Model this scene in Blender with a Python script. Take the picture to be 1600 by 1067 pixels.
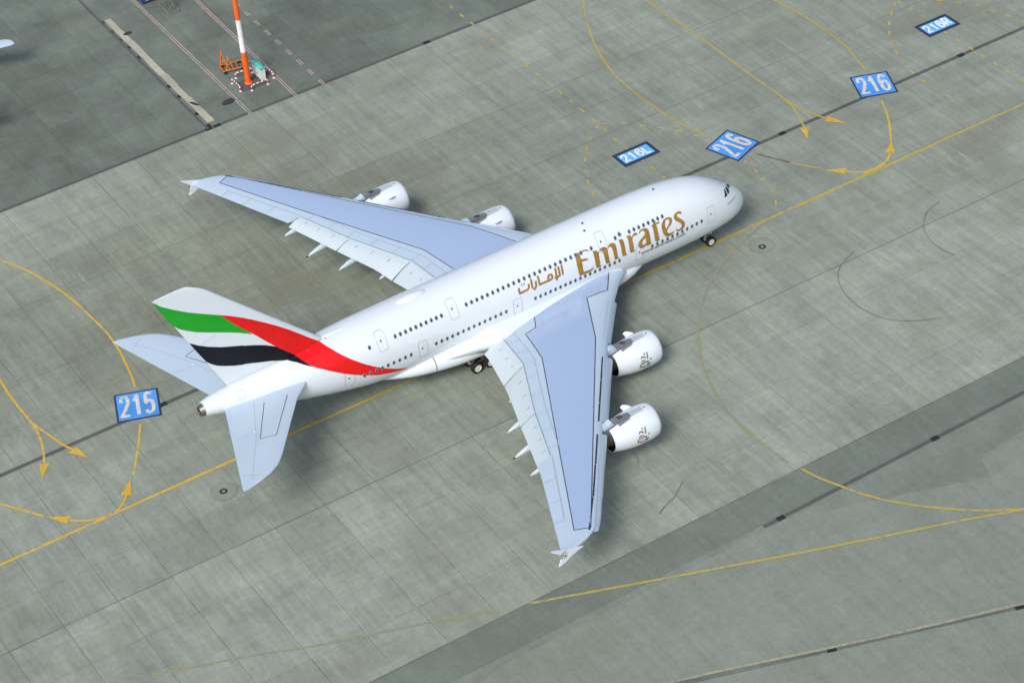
import bpy, bmesh, math, random
from mathutils import Vector, Matrix
from mathutils.geometry import delaunay_2d_cdt
for o in list(bpy.data.objects): bpy.data.objects.remove(o)
SC = bpy.context.scene
COL = SC.collection
rnd = random.Random(7)
# ------------------------------------------------------------------ camera
cd = bpy.data.cameras.new('camera'); cam = bpy.data.objects.new('camera', cd); COL.objects.link(cam)
cd.sensor_width = 36; cd.sensor_fit = 'HORIZONTAL'; cd.lens = 92.48; cd.clip_start = 1; cd.clip_end = 8000
cam.matrix_world = Matrix(((0.841138, 0.385912, -0.378893, -143.402), (-0.53488, 0.49005, -0.688299, -202.483), (-0.079947, 0.781616, 0.618615, 180.873), (0, 0, 0, 1)))
SC.camera = cam
# ------------------------------------------------------------------ sky, soft sun, exposure
SUN_DIR = Vector((-0.80, -0.62, 1.0)).normalized()
w = bpy.data.worlds.new('World'); SC.world = w; w.use_nodes = True
wn = w.node_tree.nodes; bg = wn['Background']
sky = wn.new('ShaderNodeTexSky'); sky.sky_type = 'NISHITA'; sky.sun_disc = False
sky.sun_elevation = math.asin(SUN_DIR.z); sky.sun_rotation = math.atan2(SUN_DIR.x, SUN_DIR.y)
sky.air_density = 1.0; sky.dust_density = 4.0; sky.ozone_density = 1.0
w.node_tree.links.new(sky.outputs[0], bg.inputs[0]); bg.inputs[1].default_value = 0.088
sl = bpy.data.lights.new('sun', 'SUN'); so = bpy.data.objects.new('sun', sl); COL.objects.link(so)
sl.energy = 1.5; sl.angle = math.radians(19); sl.color = (1.0, 0.975, 0.935)
so.rotation_euler = (-SUN_DIR).to_track_quat('-Z', 'Y').to_euler(); so.location = (0, 0, 120)
SC.view_settings.view_transform = 'Standard'; SC.view_settings.look = 'None'
SC.view_settings.exposure = 0.70; SC.view_settings.gamma = 1.0; SC.view_settings.use_curve_mapping = False
# ------------------------------------------------------------------ body lines and measured plan data
ST=[(0,.03,4.72,4.22),(.1,.46,5.15,3.86),(.4,.9,5.7,3.5),(1.2,1.55,6.5,3.08),(2.5,2.24,7.5,2.75),(4,2.72,8.55,2.58),(6,3.12,9.58,2.42),(8.5,3.4,10.27,2.36),(12,3.55,10.72,2.34),(16,3.58,10.88,2.33),(22,3.59,10.9,2.32),(30,3.59,10.88,2.3),(38,3.6,10.86,2.28),(45,3.6,10.86,2.38),(50,3.5,10.84,2.85),(55,3.12,10.66,3.82),(60,2.5,10.32,5.08),(65,1.68,9.8,6.46),(68,1.1,9.4,7.25),(69.3,.82,9.18,7.55)]
NE=2.12
def pchip(xs,ys):
    n=len(xs);h=[xs[i+1]-xs[i] for i in range(n-1)];d=[(ys[i+1]-ys[i])/h[i] for i in range(n-1)]
    m=[d[0]]+[0]*(n-2)+[d[-1]]
    for i in range(1,n-1):
        if d[i-1]*d[i]>0:
            a=2*h[i]+h[i-1];b=h[i]+2*h[i-1];m[i]=(a+b)/(a/d[i-1]+b/d[i])
    def f(x):
        if x<=xs[0]: return ys[0]
        if x>=xs[-1]: return ys[-1]
        lo=0
        while x>xs[lo+1]: lo+=1
        t=(x-xs[lo])/h[lo];t2=t*t;t3=t2*t
        return (2*t3-3*t2+1)*ys[lo]+(t3-2*t2+t)*h[lo]*m[lo]+(-2*t3+3*t2)*ys[lo+1]+(t3-t2)*h[lo]*m[lo+1]
    return f
_u=[math.sqrt(s[0]) for s in ST]
_hw,_zt,_zb=[pchip(_u,[s[k] for s in ST]) for k in (1,2,3)]
def fsec(x):
    u=math.sqrt(max(0,-x));return _hw(u),_zt(u),_zb(u)
def fus_y(x,z):
    if x>0 or x<-69.3: return 0.0
    h,t,b=fsec(x);zc=(t+b)/2;r=(t-b)/2;q=abs((z-zc)/r)
    return h*(1-q**NE)**(1/NE) if q<1 else 0.0
# fin: root chord line to tip
def fin_le(z): return -54.35-(z-10.35)*0.9865 if z<22.6 else -66.435-(z-22.6)*0.9865-max(0,(z-22.6))**2*.42
def fin_te(z): return -66.3-(z-10.2)*0.4475
def fin_y(x,z):
    if z<9.6 or z>24.1: return 0.0
    a,b=fin_le(z),fin_te(z)
    s=(a-x)/(a-b)
    if s<=0 or s>=1: return 0.0
    t=.105-.02*(z-10)/14
    return (a-b)*t*5*(.2969*math.sqrt(s)-.126*s-.3516*s*s+.2843*s**3-.1036*s**4)
D={'letters':[[[(-24.832,9.368),(-24.193,9.32),(-23.484,9.343),(-23.019,9.258),(-22.795,8.981),(-23.253,9.168),(-23.803,9.211),(-24.033,9.193),(-24.075,8.62),(-23.701,8.505),(-23.435,8.441),(-23.147,8.234),(-23.597,8.217),(-24.053,8.286),(-24.077,7.043),(-23.387,6.953),(-22.935,7.004),(-22.69,7.18),(-22.789,6.873),(-23.226,6.617),(-23.861,6.651),(-24.617,6.742),(-24.705,7.105),(-24.744,8.196),(-24.679,9.023),(-24.731,9.19)]],[[(-22.498,8.849),(-22.069,8.806),(-21.893,8.678),(-21.864,8.479),(-21.508,8.772),(-21.167,8.829),(-20.821,8.728),(-20.684,8.57),(-20.629,8.441),(-20.485,8.682),(-20.194,8.862),(-19.826,8.817),(-19.564,8.657),(-19.498,8.36),(-19.509,6.959),(-19.308,6.671),(-19.914,6.755),(-19.972,7.136),(-20.031,8.179),(-20.118,8.435),(-20.368,8.558),(-20.594,8.344),(-20.66,7.974),(-20.636,6.955),(-20.495,6.728),(-21.045,6.687),(-21.142,7.024),(-21.254,8.157),(-21.355,8.474),(-21.631,8.606),(-21.83,8.273),(-21.853,6.962),(-21.717,6.704),(-22.323,6.723),(-22.445,7.102),(-22.46,8.408),(-22.438,8.669)]],[[(-19.085,8.822),(-18.614,8.79),(-18.493,8.682),(-18.442,8.447),(-18.413,6.946),(-18.268,6.749),(-18.822,6.69),(-18.926,6.985),(-18.963,8.429),(-18.978,8.677)]],[[(-18.461,9.172),(-18.519,9.102),(-18.612,9.062),(-18.722,9.06),(-18.826,9.096),(-18.904,9.163),(-18.939,9.247),(-18.925,9.33),(-18.863,9.397),(-18.768,9.434),(-18.659,9.436),(-18.556,9.402),(-18.481,9.339),(-18.447,9.257)]],[[(-18.041,8.857),(-17.568,8.825),(-17.39,8.696),(-17.368,8.473),(-17.082,8.741),(-16.794,8.819),(-16.583,8.688),(-16.597,8.451),(-16.894,8.537),(-17.164,8.504),(-17.325,8.291),(-17.344,6.946),(-17.203,6.685),(-17.816,6.737),(-17.887,7.03),(-17.877,8.394),(-17.925,8.736)]],[[(-16.341,8.669),(-16.047,8.85),(-15.651,8.863),(-15.299,8.76),(-15.11,8.556),(-15.07,8.209),(-15.046,6.929),(-14.933,6.695),(-15.525,6.644),(-15.656,6.817),(-15.914,6.672),(-16.305,6.668),(-16.615,6.876),(-16.738,7.237),(-16.648,7.538),(-16.352,7.804),(-15.911,8.032),(-15.638,8.208),(-15.61,8.464),(-15.795,8.652),(-16.063,8.667),(-16.339,8.48)],[(-15.689,7.766),(-15.67,7.081),(-15.921,6.989),(-16.165,7.142),(-16.199,7.376),(-15.989,7.592)]],[[(-14.775,8.671),(-14.345,8.852),(-14.01,9.161),(-13.927,9.057),(-13.954,8.838),(-13.496,8.825),(-13.479,8.609),(-13.958,8.656),(-13.948,8.492),(-13.93,6.942),(-13.786,6.68),(-14.379,6.657),(-14.489,6.936),(-14.509,8.489),(-14.502,8.701)]],[[(-13.4,8.11),(-13.252,8.495),(-12.911,8.79),(-12.486,8.85),(-12.113,8.78),(-11.856,8.579),(-11.856,8.281),(-12.117,7.934),(-12.576,7.655),(-12.78,7.44),(-12.778,7.223),(-12.54,6.991),(-12.214,6.94),(-11.84,7.027),(-11.964,6.761),(-12.307,6.59),(-12.767,6.638),(-13.14,6.94),(-13.373,7.45)],[(-12.919,7.915),(-12.869,8.347),(-12.684,8.6),(-12.427,8.662),(-12.269,8.549),(-12.289,8.285),(-12.506,7.977),(-12.842,7.719)]],[[(-10.453,8.743),(-10.456,8.484),(-10.645,8.532),(-10.866,8.671),(-11.091,8.627),(-11.1,8.419),(-10.844,8.151),(-10.467,7.765),(-10.275,7.354),(-10.36,6.989),(-10.694,6.693),(-11.17,6.655),(-11.593,6.819),(-11.59,7.168),(-11.348,6.932),(-11.014,6.907),(-10.787,7.121),(-10.775,7.424),(-11.025,7.712),(-11.418,8.049),(-11.6,8.345),(-11.565,8.6),(-11.358,8.807),(-10.976,8.891),(-10.674,8.868)]]],
'arabic':[[(-26.565,8.907),(-26.681,7.8)],[(-26.996,8.891),(-27.062,7.872),(-27.413,7.844),(-27.758,7.879)],[(-27.399,8.885),(-27.49,7.919)],[(-27.607,7.593),(-27.365,7.624)],[(-28.519,8.042),(-28.494,8.305),(-28.306,8.457),(-28.064,8.403),(-27.965,8.178),(-28.047,7.955),(-28.3,7.878),(-29.26,7.895),(-29.708,7.887),(-29.679,8.876)],[(-30.081,8.477),(-30.137,7.914),(-30.286,7.714),(-30.574,7.637)],[(-30.574,8.86),(-30.637,7.819)],[(-30.99,8.487),(-31.032,8.112),(-31.219,7.932),(-31.69,7.913),(-32.277,7.899),(-32.3,8.248),(-32.2,8.494)],[(-31.856,8.68),(-31.714,8.685)],[(-31.572,8.69),(-31.43,8.695)]],
'url':[(-16.387,5.762),(-10.34,5.734)],
'windows':[(-38.72,9.18,-23.87,9.2),(-19.34,9.15,-18.71,9.34),(-17.46,9.16,-12.94,9.15),(-47.63,9.2,-41.86,9.18),(-14.92,6.36,-8.02,6.51),(-43.21,6.46,-34.28,6.46),(-52.02,6.3,-46.37,6.47),(-30.47,6.47,-19.36,6.41),(-22.52,9.19,-22.52,9.19),(-50.78,9.18,-50.78,9.18)],
'doors':[(-21.06,9.27),(-40.36,9.24),(-49.25,9.22),(-6.48,6.6),(-16.57,6.17),(-32.73,6.41),(-44.82,6.5),(-53.67,6.55)],
'green':[(-72.52,23.956),(-71.646,22.997),(-70.465,22.079),(-68.953,21.046),(-67.292,20.095),(-65.73,19.226),(-64.275,17.331),(-62.612,15.285),(-64.003,16.139),(-65.616,16.937),(-67.219,17.651),(-68.482,18.257),(-69.504,18.899),(-70.201,19.435),(-70.787,20.068),(-71.701,22.044)],
'red':[(-65.73,19.226),(-64.745,18.681),(-63.358,17.778),(-61.971,16.758),(-62.068,16.815),(-60.89,15.898),(-59.711,14.917),(-58.531,13.874),(-57.367,12.728),(-56.197,11.559),(-55.186,10.617),(-54.671,10.217),(-53.883,9.494),(-52.927,8.665),(-51.847,7.785),(-50.662,6.893),(-49.383,6.015),(-48.019,5.207),(-46.575,4.461),(-47.703,4.707),(-49.094,5.06),(-50.469,5.576),(-51.788,6.197),(-53.048,6.861),(-54.255,7.561),(-55.399,8.291),(-56.473,8.965),(-57.284,9.44),(-57.757,9.895),(-58.238,10.354),(-59.293,11.495),(-60.422,12.703),(-61.519,14.037),(-62.384,15.137),(-63.263,16.109),(-62.612,15.285),(-64.275,17.331)],
'black':[(-69.419,17.179),(-68.518,16.467),(-67.484,15.843),(-66.213,15.232),(-65.02,14.788),(-63.811,14.372),(-63.803,14.316),(-62.591,13.845),(-61.383,13.263),(-60.311,12.576),(-59.293,11.495),(-58.238,10.354),(-57.757,9.895),(-57.293,9.422),(-57.881,9.722),(-58.583,10.094),(-59.196,10.275),(-59.97,10.544),(-61.074,11.016),(-62.308,11.405),(-63.408,11.757),(-64.138,11.982),(-64.052,11.886),(-65.043,12.194),(-66.124,12.624),(-66.97,13.057),(-67.577,13.563),(-67.967,13.987),(-68.674,15.463)],
'cockpit':[[(-2.022,0.277,7.151),(-1.779,0.416,6.967),(-1.866,-0.054,7.033),(-1.935,-0.382,7.055),(-2.377,-0.936,7.222),(-2.537,-0.987,7.321),(-2.602,-0.765,7.458),(-2.598,-0.589,7.505)],[(-3.096,-1.164,7.667),(-2.838,-0.951,7.569),(-2.711,-1.002,7.448),(-2.681,-1.242,7.296),(-2.759,-1.448,7.214),(-3.161,-1.835,7.19),(-3.216,-1.773,7.306),(-3.212,-1.575,7.486)],[(-3.549,-1.533,7.78),(-3.365,-1.405,7.732),(-3.385,-1.588,7.613),(-3.4,-1.965,7.244),(-3.578,-2.092,7.227),(-3.925,-2.253,7.271),(-3.995,-2.249,7.334)]],
'nosetext':[(-2.043,-1.65,6.337),(-2.688,-2.07,6.356),(-3.222,-2.34,6.37),(-3.695,-2.528,6.394)],
'yellow':{'solid':[[(15.68,56.87),(13.97,54.32),(11.7,50.34),(9.18,44.8),(7.26,38.51),(6.52,32.38),(6.61,26.59),(6.9,22.49),(7.61,19.37),(7.77,17.72)],[(20.32,52.46),(20.33,48.98),(20.2,44.67),(20.43,38.26),(20.23,31.42),(20.12,24.89),(20.06,19.2),(19.64,15.9),(18.55,12.96),(17.89,11.38)],[(20.06,18.59),(20.27,15.81),(20.8,13.49),(21.5,11.72)],[(32.49,42.22),(33.16,38.19),(33.67,33.39),(33.81,28.51),(33.43,23.69),(32.62,20.23),(31.82,17.28)],[(29.01,10.62),(28.06,8.56),(26.34,5.73),(24.43,3.13)],[(22.8,1.17),(21.2,0.04),(20.07,-0.25),(17.34,-0.27)],[(21.2,0.04),(19.13,-0.29),(17.37,0.34),(16.25,1.48)],[(14.43,3.76),(13.25,5.44),(12.29,7.12)],[(-73.75,52.41),(-72.46,49.79),(-70.84,46.14),(-69.63,41.69),(-68.85,37.26),(-68.51,32.88),(-68.34,29.07),(-68.57,25.28),(-69.11,22.15),(-69.65,19.43),(-70.06,18.03)],[(-81.65,32.34),(-81.76,28.56),(-81.99,24.6),(-81.99,19.53),(-82.18,17.02),(-82.81,14.57),(-83.68,12.33)],[(-81.99,19.53),(-81.38,16.73),(-80.78,13.97),(-80.2,12.41)],[(-72.43,11.76),(-73.97,9.01),(-76.14,5.55),(-76.74,4.62)],[(-78.7,2.18),(-79.91,0.95),(-81.35,0.23),(-83.54,0.2)],[(-81.25,0.45),(-82.67,0.51),(-84.16,1.17),(-85.4,2.23)],[(-87.31,4.49),(-88.57,6.5),(-90.25,9.2),(-92.,11.79)],[(-20.29,-37.81),(-19.71,-40.01),(-18.72,-42.46),(-17.68,-44.8),(-16.25,-47.14),(-14.41,-49.46),(-12.19,-51.77),(-9.57,-54.09),(-6.39,-56.22),(-3.57,-57.79)],[(-53.57,-37.43),(-41.44,-42.38),(-29.62,-47.15),(-18.83,-51.35),(-11.94,-53.95),(-6.45,-56.3),(-1.58,-58.41)]],'olive':[[(12.29,7.12),(11.15,9.18),(10.29,11.03)]],'faded':[[(3.8,-0.67),(1.36,-1.26),(-1.98,-2.36),(-5.71,-4.03),(-9.45,-6.51),(-12.67,-9.29),(-15.49,-12.84),(-17.43,-15.84),(-18.99,-19.04),(-20.14,-22.49),(-20.92,-25.61),(-21.29,-29.49),(-21.03,-33.54),(-20.78,-36.25)],[(-91.04,-22.11),(-85.92,-24.45),(-79.48,-27.02),(-73.15,-29.87),(-68.08,-31.77),(-64.47,-33.11),(-60.65,-34.72),(-56.46,-36.37)],[(-51.41,-53.46),(-48.5,-54.6),(-42.54,-56.71),(-33.65,-60.05),(-24.56,-63.29),(-15.31,-66.45),(-10.7,-68.12)]],'dashed':[[(-0.24,72.3),(-0.65,66.61),(-0.71,55.19),(-0.72,41.33),(-0.98,28.43),(-1.31,24.55),(-1.21,18.25),(-1.23,13.81)],[(-1.23,28.29),(-3.92,26.26),(-6.81,22.8),(-8.69,19.45),(-9.86,16.41),(-10.67,13.93)],[(-0.61,28.21),(1.09,27.08),(2.58,25.34),(4.04,23.55),(5.38,21.61),(6.52,19.42),(7.48,17.63)],[(8.24,10.98),(8.09,8.67),(7.8,6.49),(7.43,4.81),(6.64,2.7),(5.56,0.85)],[(44.7,27.36),(43.23,26.12),(41.62,24.71),(40.28,23.11),(39.01,21.47),(38.01,19.65),(37.26,17.92),(36.54,15.9),(36.07,14.13),(35.87,12.29),(35.65,10.07),(35.64,8.12),(35.96,6.05),(36.47,4.12)],[(45.28,27.52),(45.14,25.22),(45.38,23.1),(45.01,17.29),(45.05,13.55),(45.02,9.49),(45.04,5.01),(45.18,-0.36)],[(45.81,27.57),(47.87,25.83),(49.99,23.57),(51.27,21.52),(52.4,19.9),(52.8,18.03),(53.74,15.63),(54.67,11.55)]],'arrows':[[(18.17,11.99),(17.,9.86)],[(21.32,11.78),(22.34,10.01)],[(22.69,1.1),(24.28,2.84)],[(16.33,1.42),(15.15,2.54)],[(-83.68,12.33),(-84.65,10.59)],[(-80.34,12.52),(-79.54,10.48)],[(-78.89,2.02),(-77.55,3.79)],[(-85.34,2.19),(-86.67,3.69)]]},
'stands':{'215':[(-72.67,18.11),(-68.12,16.18),(-69.87,11.7),(-74.39,13.38)],'216':[(29.18,17.21),(33.68,15.38),(31.79,10.81),(27.32,12.56)],'216 ':[(6.02,15.81),(10.53,17.47),(12.04,12.85),(7.6,11.11)],'216L':[(-3.72,21.71),(1.52,21.7),(1.44,18.66),(-3.63,18.68)],'216R':[(42.79,21.32),(47.87,21.17),(47.79,18.04),(42.77,18.05)]},
'grates_mid':[(-68.92,13.38),(15.3,12.68),(43.09,12.2)],
'grates_up':[(-39.75,58.67),(-38.55,58.62),(-7.75,58.62)],
'grates_br':[(-6.45,-42.44),(-26.51,-42.29)],
'grates_bot':[(-33.88,-60.35),(-16.03,-66.73)],
'cream':[(-38.84,91.55),(-37.94,91.69),(-38.32,60.11),(-39.12,60.24)],
'creamdots':[(-39.24,91.29),(-39.34,88.21),(-39.33,85.66),(-39.3,83.19),(-39.33,80.15),(-39.39,71.09),(-39.42,68.06),(-39.44,63.),(-39.41,59.56)],
'red1':[(-26.32,90.46),(-27.4,58.43)],
'red2':[(-33.28,93.65),(-33.94,58.49)],
'reddash':[(-22.72,87.43),(-23.29,58.55)],
'mast':[(-30.73,65.18)],
'rails':[[(-32.5,66.36),(-32.5,64.03)],[(-31.24,63.23),(-28.89,63.24)],[(-31.2,67.16),(-29.51,67.02)],[(-27.6,64.06),(-27.64,66.3)]],
'kiosk':[(-29.18,66.65),(-29.07,64.54),(-28.57,64.4)],
'rack':[(-32.31,69.24),(-31.66,68.8),(-30.15,68.66),(-31.72,70.89),(-30.02,70.42),(-29.01,70.14)],
'oil':[(-34.85,62.89),(-37.78,86.47)],
'skids':[[(7.24,-11.6),(4.5,-12.78),(2.71,-14.38),(1.54,-17.02),(1.21,-19.69),(1.6,-22.32),(2.76,-24.39),(4.64,-25.99),(7.13,-27.27)],[(20.9,-10.25),(18.5,-10.89),(16.27,-12.92),(15.28,-15.25),(15.15,-17.62),(15.58,-19.31)],[(-31.13,-31.9),(-33.07,-33.27),(-34.69,-33.87),(-35.94,-34.51)],[(-32.47,-24.87),(-32.85,-26.25),(-33.88,-27.62)]],
'lights':[(-34.39,-41.81),(-31.47,-45.92),(-33.02,-46.3),(-28.88,-49.06),(-28.08,-49.56),(-24.24,-52.71),(-15.41,-57.19),(-10.63,-58.62),(-19.93,-55.3),(-21.85,-57.56)],
'patch':[(-21.23,-43.3),(-21.65,-44.63),(-13.63,-47.49),(-5.87,-50.5),(-4.84,-47.54),(-6.83,-42.8)],
'discs':[(-70.2,-3.8),(-0.35,-4.2)],
'discin':[(-70.23,-3.73),(-0.45,-4.43)],
'bluebox':[(-32.85,91.3),(-30.68,90.71),(-31.27,86.98),(-31.2,90.01),(-29.76,87.03)],
'emblem':[[(2.095,0.546),(2.167,0.331),(2.174,0.184)],[(2.493,0.56),(2.389,0.467)],[(2.924,0.312),(2.863,0.39),(2.648,0.398),(2.498,0.33),(2.433,0.26)],[(2.99,0.157),(2.727,0.157),(2.499,0.154)],[(3.065,0.073),(2.91,0.019),(2.641,0.027),(2.372,0.035),(2.181,0.008)],[(3.149,-0.014),(3.146,-0.199),(2.736,-0.297),(2.341,-0.327),(2.,-0.299),(1.951,-0.095)],[(2.996,-0.116),(2.899,-0.11)],[(2.756,-0.11),(2.65,-0.107)],[(2.525,-0.102),(2.427,-0.097)],[(2.157,0.044),(2.223,-0.257)],[(1.915,0.065),(1.702,0.133)]]}
# ------------------------------------------------------------------ materials
def NT(name):
    m = bpy.data.materials.new(name); m.use_nodes = True
    return m, m.node_tree.nodes, m.node_tree.links, m.node_tree.nodes['Principled BSDF']
def noise(n, l, vec, scale, detail=4, rough=.6, mapping=None, rz=0, dist=0):
    t = n.new('ShaderNodeTexNoise'); t.inputs['Scale'].default_value = scale; t.inputs['Detail'].default_value = detail
    t.inputs['Roughness'].default_value = rough; t.inputs['Distortion'].default_value = dist
    if mapping:
        mp = n.new('ShaderNodeMapping'); mp.inputs['Scale'].default_value = mapping; mp.inputs['Rotation'].default_value = (0, 0, rz)
        l.new(vec, mp.inputs['Vector']); vec = mp.outputs[0]
    l.new(vec, t.inputs['Vector']); return t.outputs[0]
def math2(n, l, op, a, b, clamp=False):
    k = n.new('ShaderNodeMath'); k.operation = op; k.use_clamp = clamp
    for i, v in enumerate((a, b)):
        if isinstance(v, (int, float)): k.inputs[i].default_value = v
        else: l.new(v, k.inputs[i])
    return k.outputs[0]
def rng(n, l, v, a, b, c, d):
    k = n.new('ShaderNodeMapRange'); l.new(v, k.inputs[0])
    for i, x in enumerate((a, b, c, d)): k.inputs[i + 1].default_value = x
    return k.outputs[0]
def mixc(n, l, f, a, b, mode='MIX'):
    k = n.new('ShaderNodeMix'); k.data_type = 'RGBA'; k.blend_type = mode
    if isinstance(f, (int, float)): k.inputs[0].default_value = f
    else: l.new(f, k.inputs[0])
    for i, v in ((6, a), (7, b)):
        if isinstance(v, tuple): k.inputs[i].default_value = (*v, 1)
        else: l.new(v, k.inputs[i])
    return k.outputs[2]
def plain(name, col, rough=.4, metal=0, coat=0, var=.06, vs=1.5, spec=.5):
    """paint with a faint uneven soiling so no surface is perfectly uniform"""
    m, n, l, b = NT(name)
    b.inputs['Metallic'].default_value = metal; b.inputs['Coat Weight'].default_value = coat; b.inputs['Coat Roughness'].default_value = .08
    b.inputs['Specular IOR Level'].default_value = spec
    if var == 0:
        b.inputs['Base Color'].default_value = (*col, 1); b.inputs['Roughness'].default_value = rough; return m
    g = n.new('ShaderNodeNewGeometry'); v = noise(n, l, g.outputs['Position'], vs, 5)
    f = rng(n, l, v, .3, .7, 1 - var, 1 + var)
    l.new(mixc(n, l, 1, col, f, 'MULTIPLY'), b.inputs['Base Color'])
    l.new(rng(n, l, v, .3, .7, rough * .85, min(1, rough * 1.2)), b.inputs['Roughness'])
    b.inputs['Metallic'].default_value = metal; b.inputs['Coat Weight'].default_value = coat; b.inputs['Coat Roughness'].default_value = .08
    b.inputs['Specular IOR Level'].default_value = spec
    return m
def concrete(name, base, slabvar=.10, blotch=.30, streak=.35, stain=.35, scuff=.35, wear=False):
    m, n, l, b = NT(name)
    g = n.new('ShaderNodeNewGeometry'); P = g.outputs['Position']
    oi = n.new('ShaderNodeObjectInfo'); r = oi.outputs['Random']
    big = noise(n, l, P, .030, 3, .55); mid = noise(n, l, P, .16, 6, .62, dist=.4); fine = noise(n, l, P, 1.6, 6, .75)
    st = noise(n, l, P, 1.0, 4, .6, (1.1, .10, 1)); st2 = noise(n, l, P, 1.0, 4, .6, (.09, .9, 1)); st3 = noise(n, l, P, 1.0, 5, .7, (3.2, .22, 1))
    f = rng(n, l, r, 0, 1, 1 - slabvar, 1 + slabvar)
    for v, a in ((big, blotch * .8), (mid, blotch * 1.1), (st, streak * .55), (st2, streak * .3), (fine, .26), (st3, streak * .35)):
        f = math2(n, l, 'MULTIPLY', f, rng(n, l, v, .25, .75, 1 - a / 2, 1 + a / 2))
    col = mixc(n, l, 1, base, f, 'MULTIPLY')
    # brown rubber and oil film, in soft patches
    bm_ = noise(n, l, P, .045, 5, .65, (1, 1.6, 1)); bmask = math2(n, l, 'MULTIPLY', rng(n, l, bm_, .50, .72, 0, 1), stain)
    col = mixc(n, l, bmask, col, (base[0] * .80, base[1] * .70, base[2] * .62))
    # lane tone of each pour, and the brown exhaust film worked into the stand behind parked jets
    col = mixc(n, l, 1, col, oi.outputs['Color'], 'MULTIPLY')
    if wear:
        mp = n.new('ShaderNodeMapping'); mp.vector_type = 'POINT'; mp.inputs['Location'].default_value = (50 / 46, -30 / 32, 0); mp.inputs['Scale'].default_value = (1 / 46, 1 / 32, 0); l.new(P, mp.inputs[0])
        gr = n.new('ShaderNodeTexGradient'); gr.gradient_type = 'SPHERICAL'; l.new(mp.outputs[0], gr.inputs[0])
        wm = math2(n, l, 'MULTIPLY', rng(n, l, math2(n, l, 'ADD', gr.outputs[1], math2(n, l, 'MULTIPLY', math2(n, l, 'SUBTRACT', mid, .5), .9)), .05, .6, 0, 1), .5)
        col = mixc(n, l, wm, col, mixc(n, l, 1, col, (.84, .79, .68), 'MULTIPLY'))
    # pale scuffs running across the paving lanes
    sc = noise(n, l, P, 1.0, 5, .7, (.75, .13, 1)); sc2 = noise(n, l, P, .10, 3, .5)
    sm = math2(n, l, 'MULTIPLY', rng(n, l, sc, .57, .74, 0, 1), rng(n, l, sc2, .45, .65, 0, scuff))
    col = mixc(n, l, sm, col, (base[0] * 1.45, base[1] * 1.45, base[2] * 1.5))
    dk = noise(n, l, P, .55, 5, .7); dm = math2(n, l, 'MULTIPLY', rng(n, l, dk, .62, .78, 0, 1), .35)
    col = mixc(n, l, dm, col, (base[0] * .62, base[1] * .63, base[2] * .66))
    l.new(col, b.inputs['Base Color']); b.inputs['Roughness'].default_value = .82; b.inputs['Specular IOR Level'].default_value = .3
    bp = n.new('ShaderNodeBump'); bp.inputs['Strength'].default_value = .25; bp.inputs['Distance'].default_value = .02
    l.new(fine, bp.inputs['Height']); l.new(bp.outputs[0], b.inputs['Normal'])
    return m
def road_paint(name, col, wear=.35, base=(.20, .22, .195), dirt=.25):
    m, n, l, b = NT(name); P = n.new('ShaderNodeNewGeometry').outputs['Position']
    a = noise(n, l, P, 1.8, 6, .75); c = noise(n, l, P, .25, 4, .6)
    k = math2(n, l, 'ADD', math2(n, l, 'MULTIPLY', a, .6), math2(n, l, 'MULTIPLY', c, .4))
    mask = rng(n, l, k, .62 - wear * .45, .70 - wear * .30, 0, 1)
    f = rng(n, l, c, .3, .7, 1 - dirt, 1 + dirt * .4)
    l.new(mixc(n, l, mask, mixc(n, l, 1, col, f, 'MULTIPLY'), base), b.inputs['Base Color'])
    b.inputs['Roughness'].default_value = .75; return m
M = {}
M['apron'] = concrete('concrete apron', (.230, .265, .225), slabvar=.04, blotch=.36, streak=.55, stain=.6, scuff=.85, wear=True)
M['apron2'] = concrete('old darker concrete', (.130, .156, .134), slabvar=.08, stain=.3, blotch=.5)
M['band'] = concrete('asphalt shoulder', (.146, .174, .150), slabvar=.04, blotch=.22, scuff=.2)
M['taxi'] = concrete('grooved taxiway', (.178, .208, .178), slabvar=.03, blotch=.3, streak=.3, scuff=.15)
M['patch'] = concrete('newer pavement', (.200, .232, .197), slabvar=.03, blotch=.15)
M['joint'] = plain('joint sealant', (.13, .145, .13), .9)
M['jointd'] = plain('dark joint sealant', (.125, .130, .112), .9, var=.25, vs=.3)
M['jointl'] = road_paint('pale joint', (.26, .28, .25), .5)
M['drain'] = concrete('drain kerb', (.085, .095, .092), slabvar=.02, blotch=.4, scuff=0)
M['drainl'] = concrete('weathered drain kerb', (.125, .14, .128), slabvar=.02, blotch=.5, scuff=0); M['grate'] = plain('cast iron', (.02, .02, .02), .6)
M['yellow'] = road_paint('yellow marking', (.62, .40, .035), .26)
M['yelw'] = road_paint('worn yellow marking', (.45, .355, .055), .30); M['yeld'] = road_paint('dashed yellow marking', (.50, .375, .055), .26)
M['faded'] = road_paint('faded yellow marking', (.34, .33, .10), .50)
M['ypale'] = road_paint('pale old marking', (.36, .37, .20), .40); M['olive'] = road_paint('overpainted marking', (.10, .12, .05), .4)
M['blue'] = road_paint('blue marking', (.075, .33, .88), .20, dirt=.35)
M['lblue'] = road_paint('light blue marking', (.12, .44, .86), .06, dirt=.15)
M['navy'] = plain('navy marking', (.018, .035, .075), .7)
M['numeral'] = road_paint('white numeral', (.70, .70, .64), .35, base=(.28, .42, .60))
M['numeral2'] = road_paint('fresh white numeral', (.80, .81, .80), .12, base=(.5, .6, .7)); M['rwhite'] = road_paint('white marking', (.55, .52, .53), .30); M['rred'] = road_paint('red marking', (.48, .10, .12), .4)
M['cream'] = concrete('precast concrete', (.36, .35, .28), slabvar=.08, scuff=.5)
M['oil'] = plain('oil stain', (.035, .037, .04), .5, var=.3)
M['rubber'] = road_paint('tyre mark', (.15, .165, .145), .36)
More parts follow.
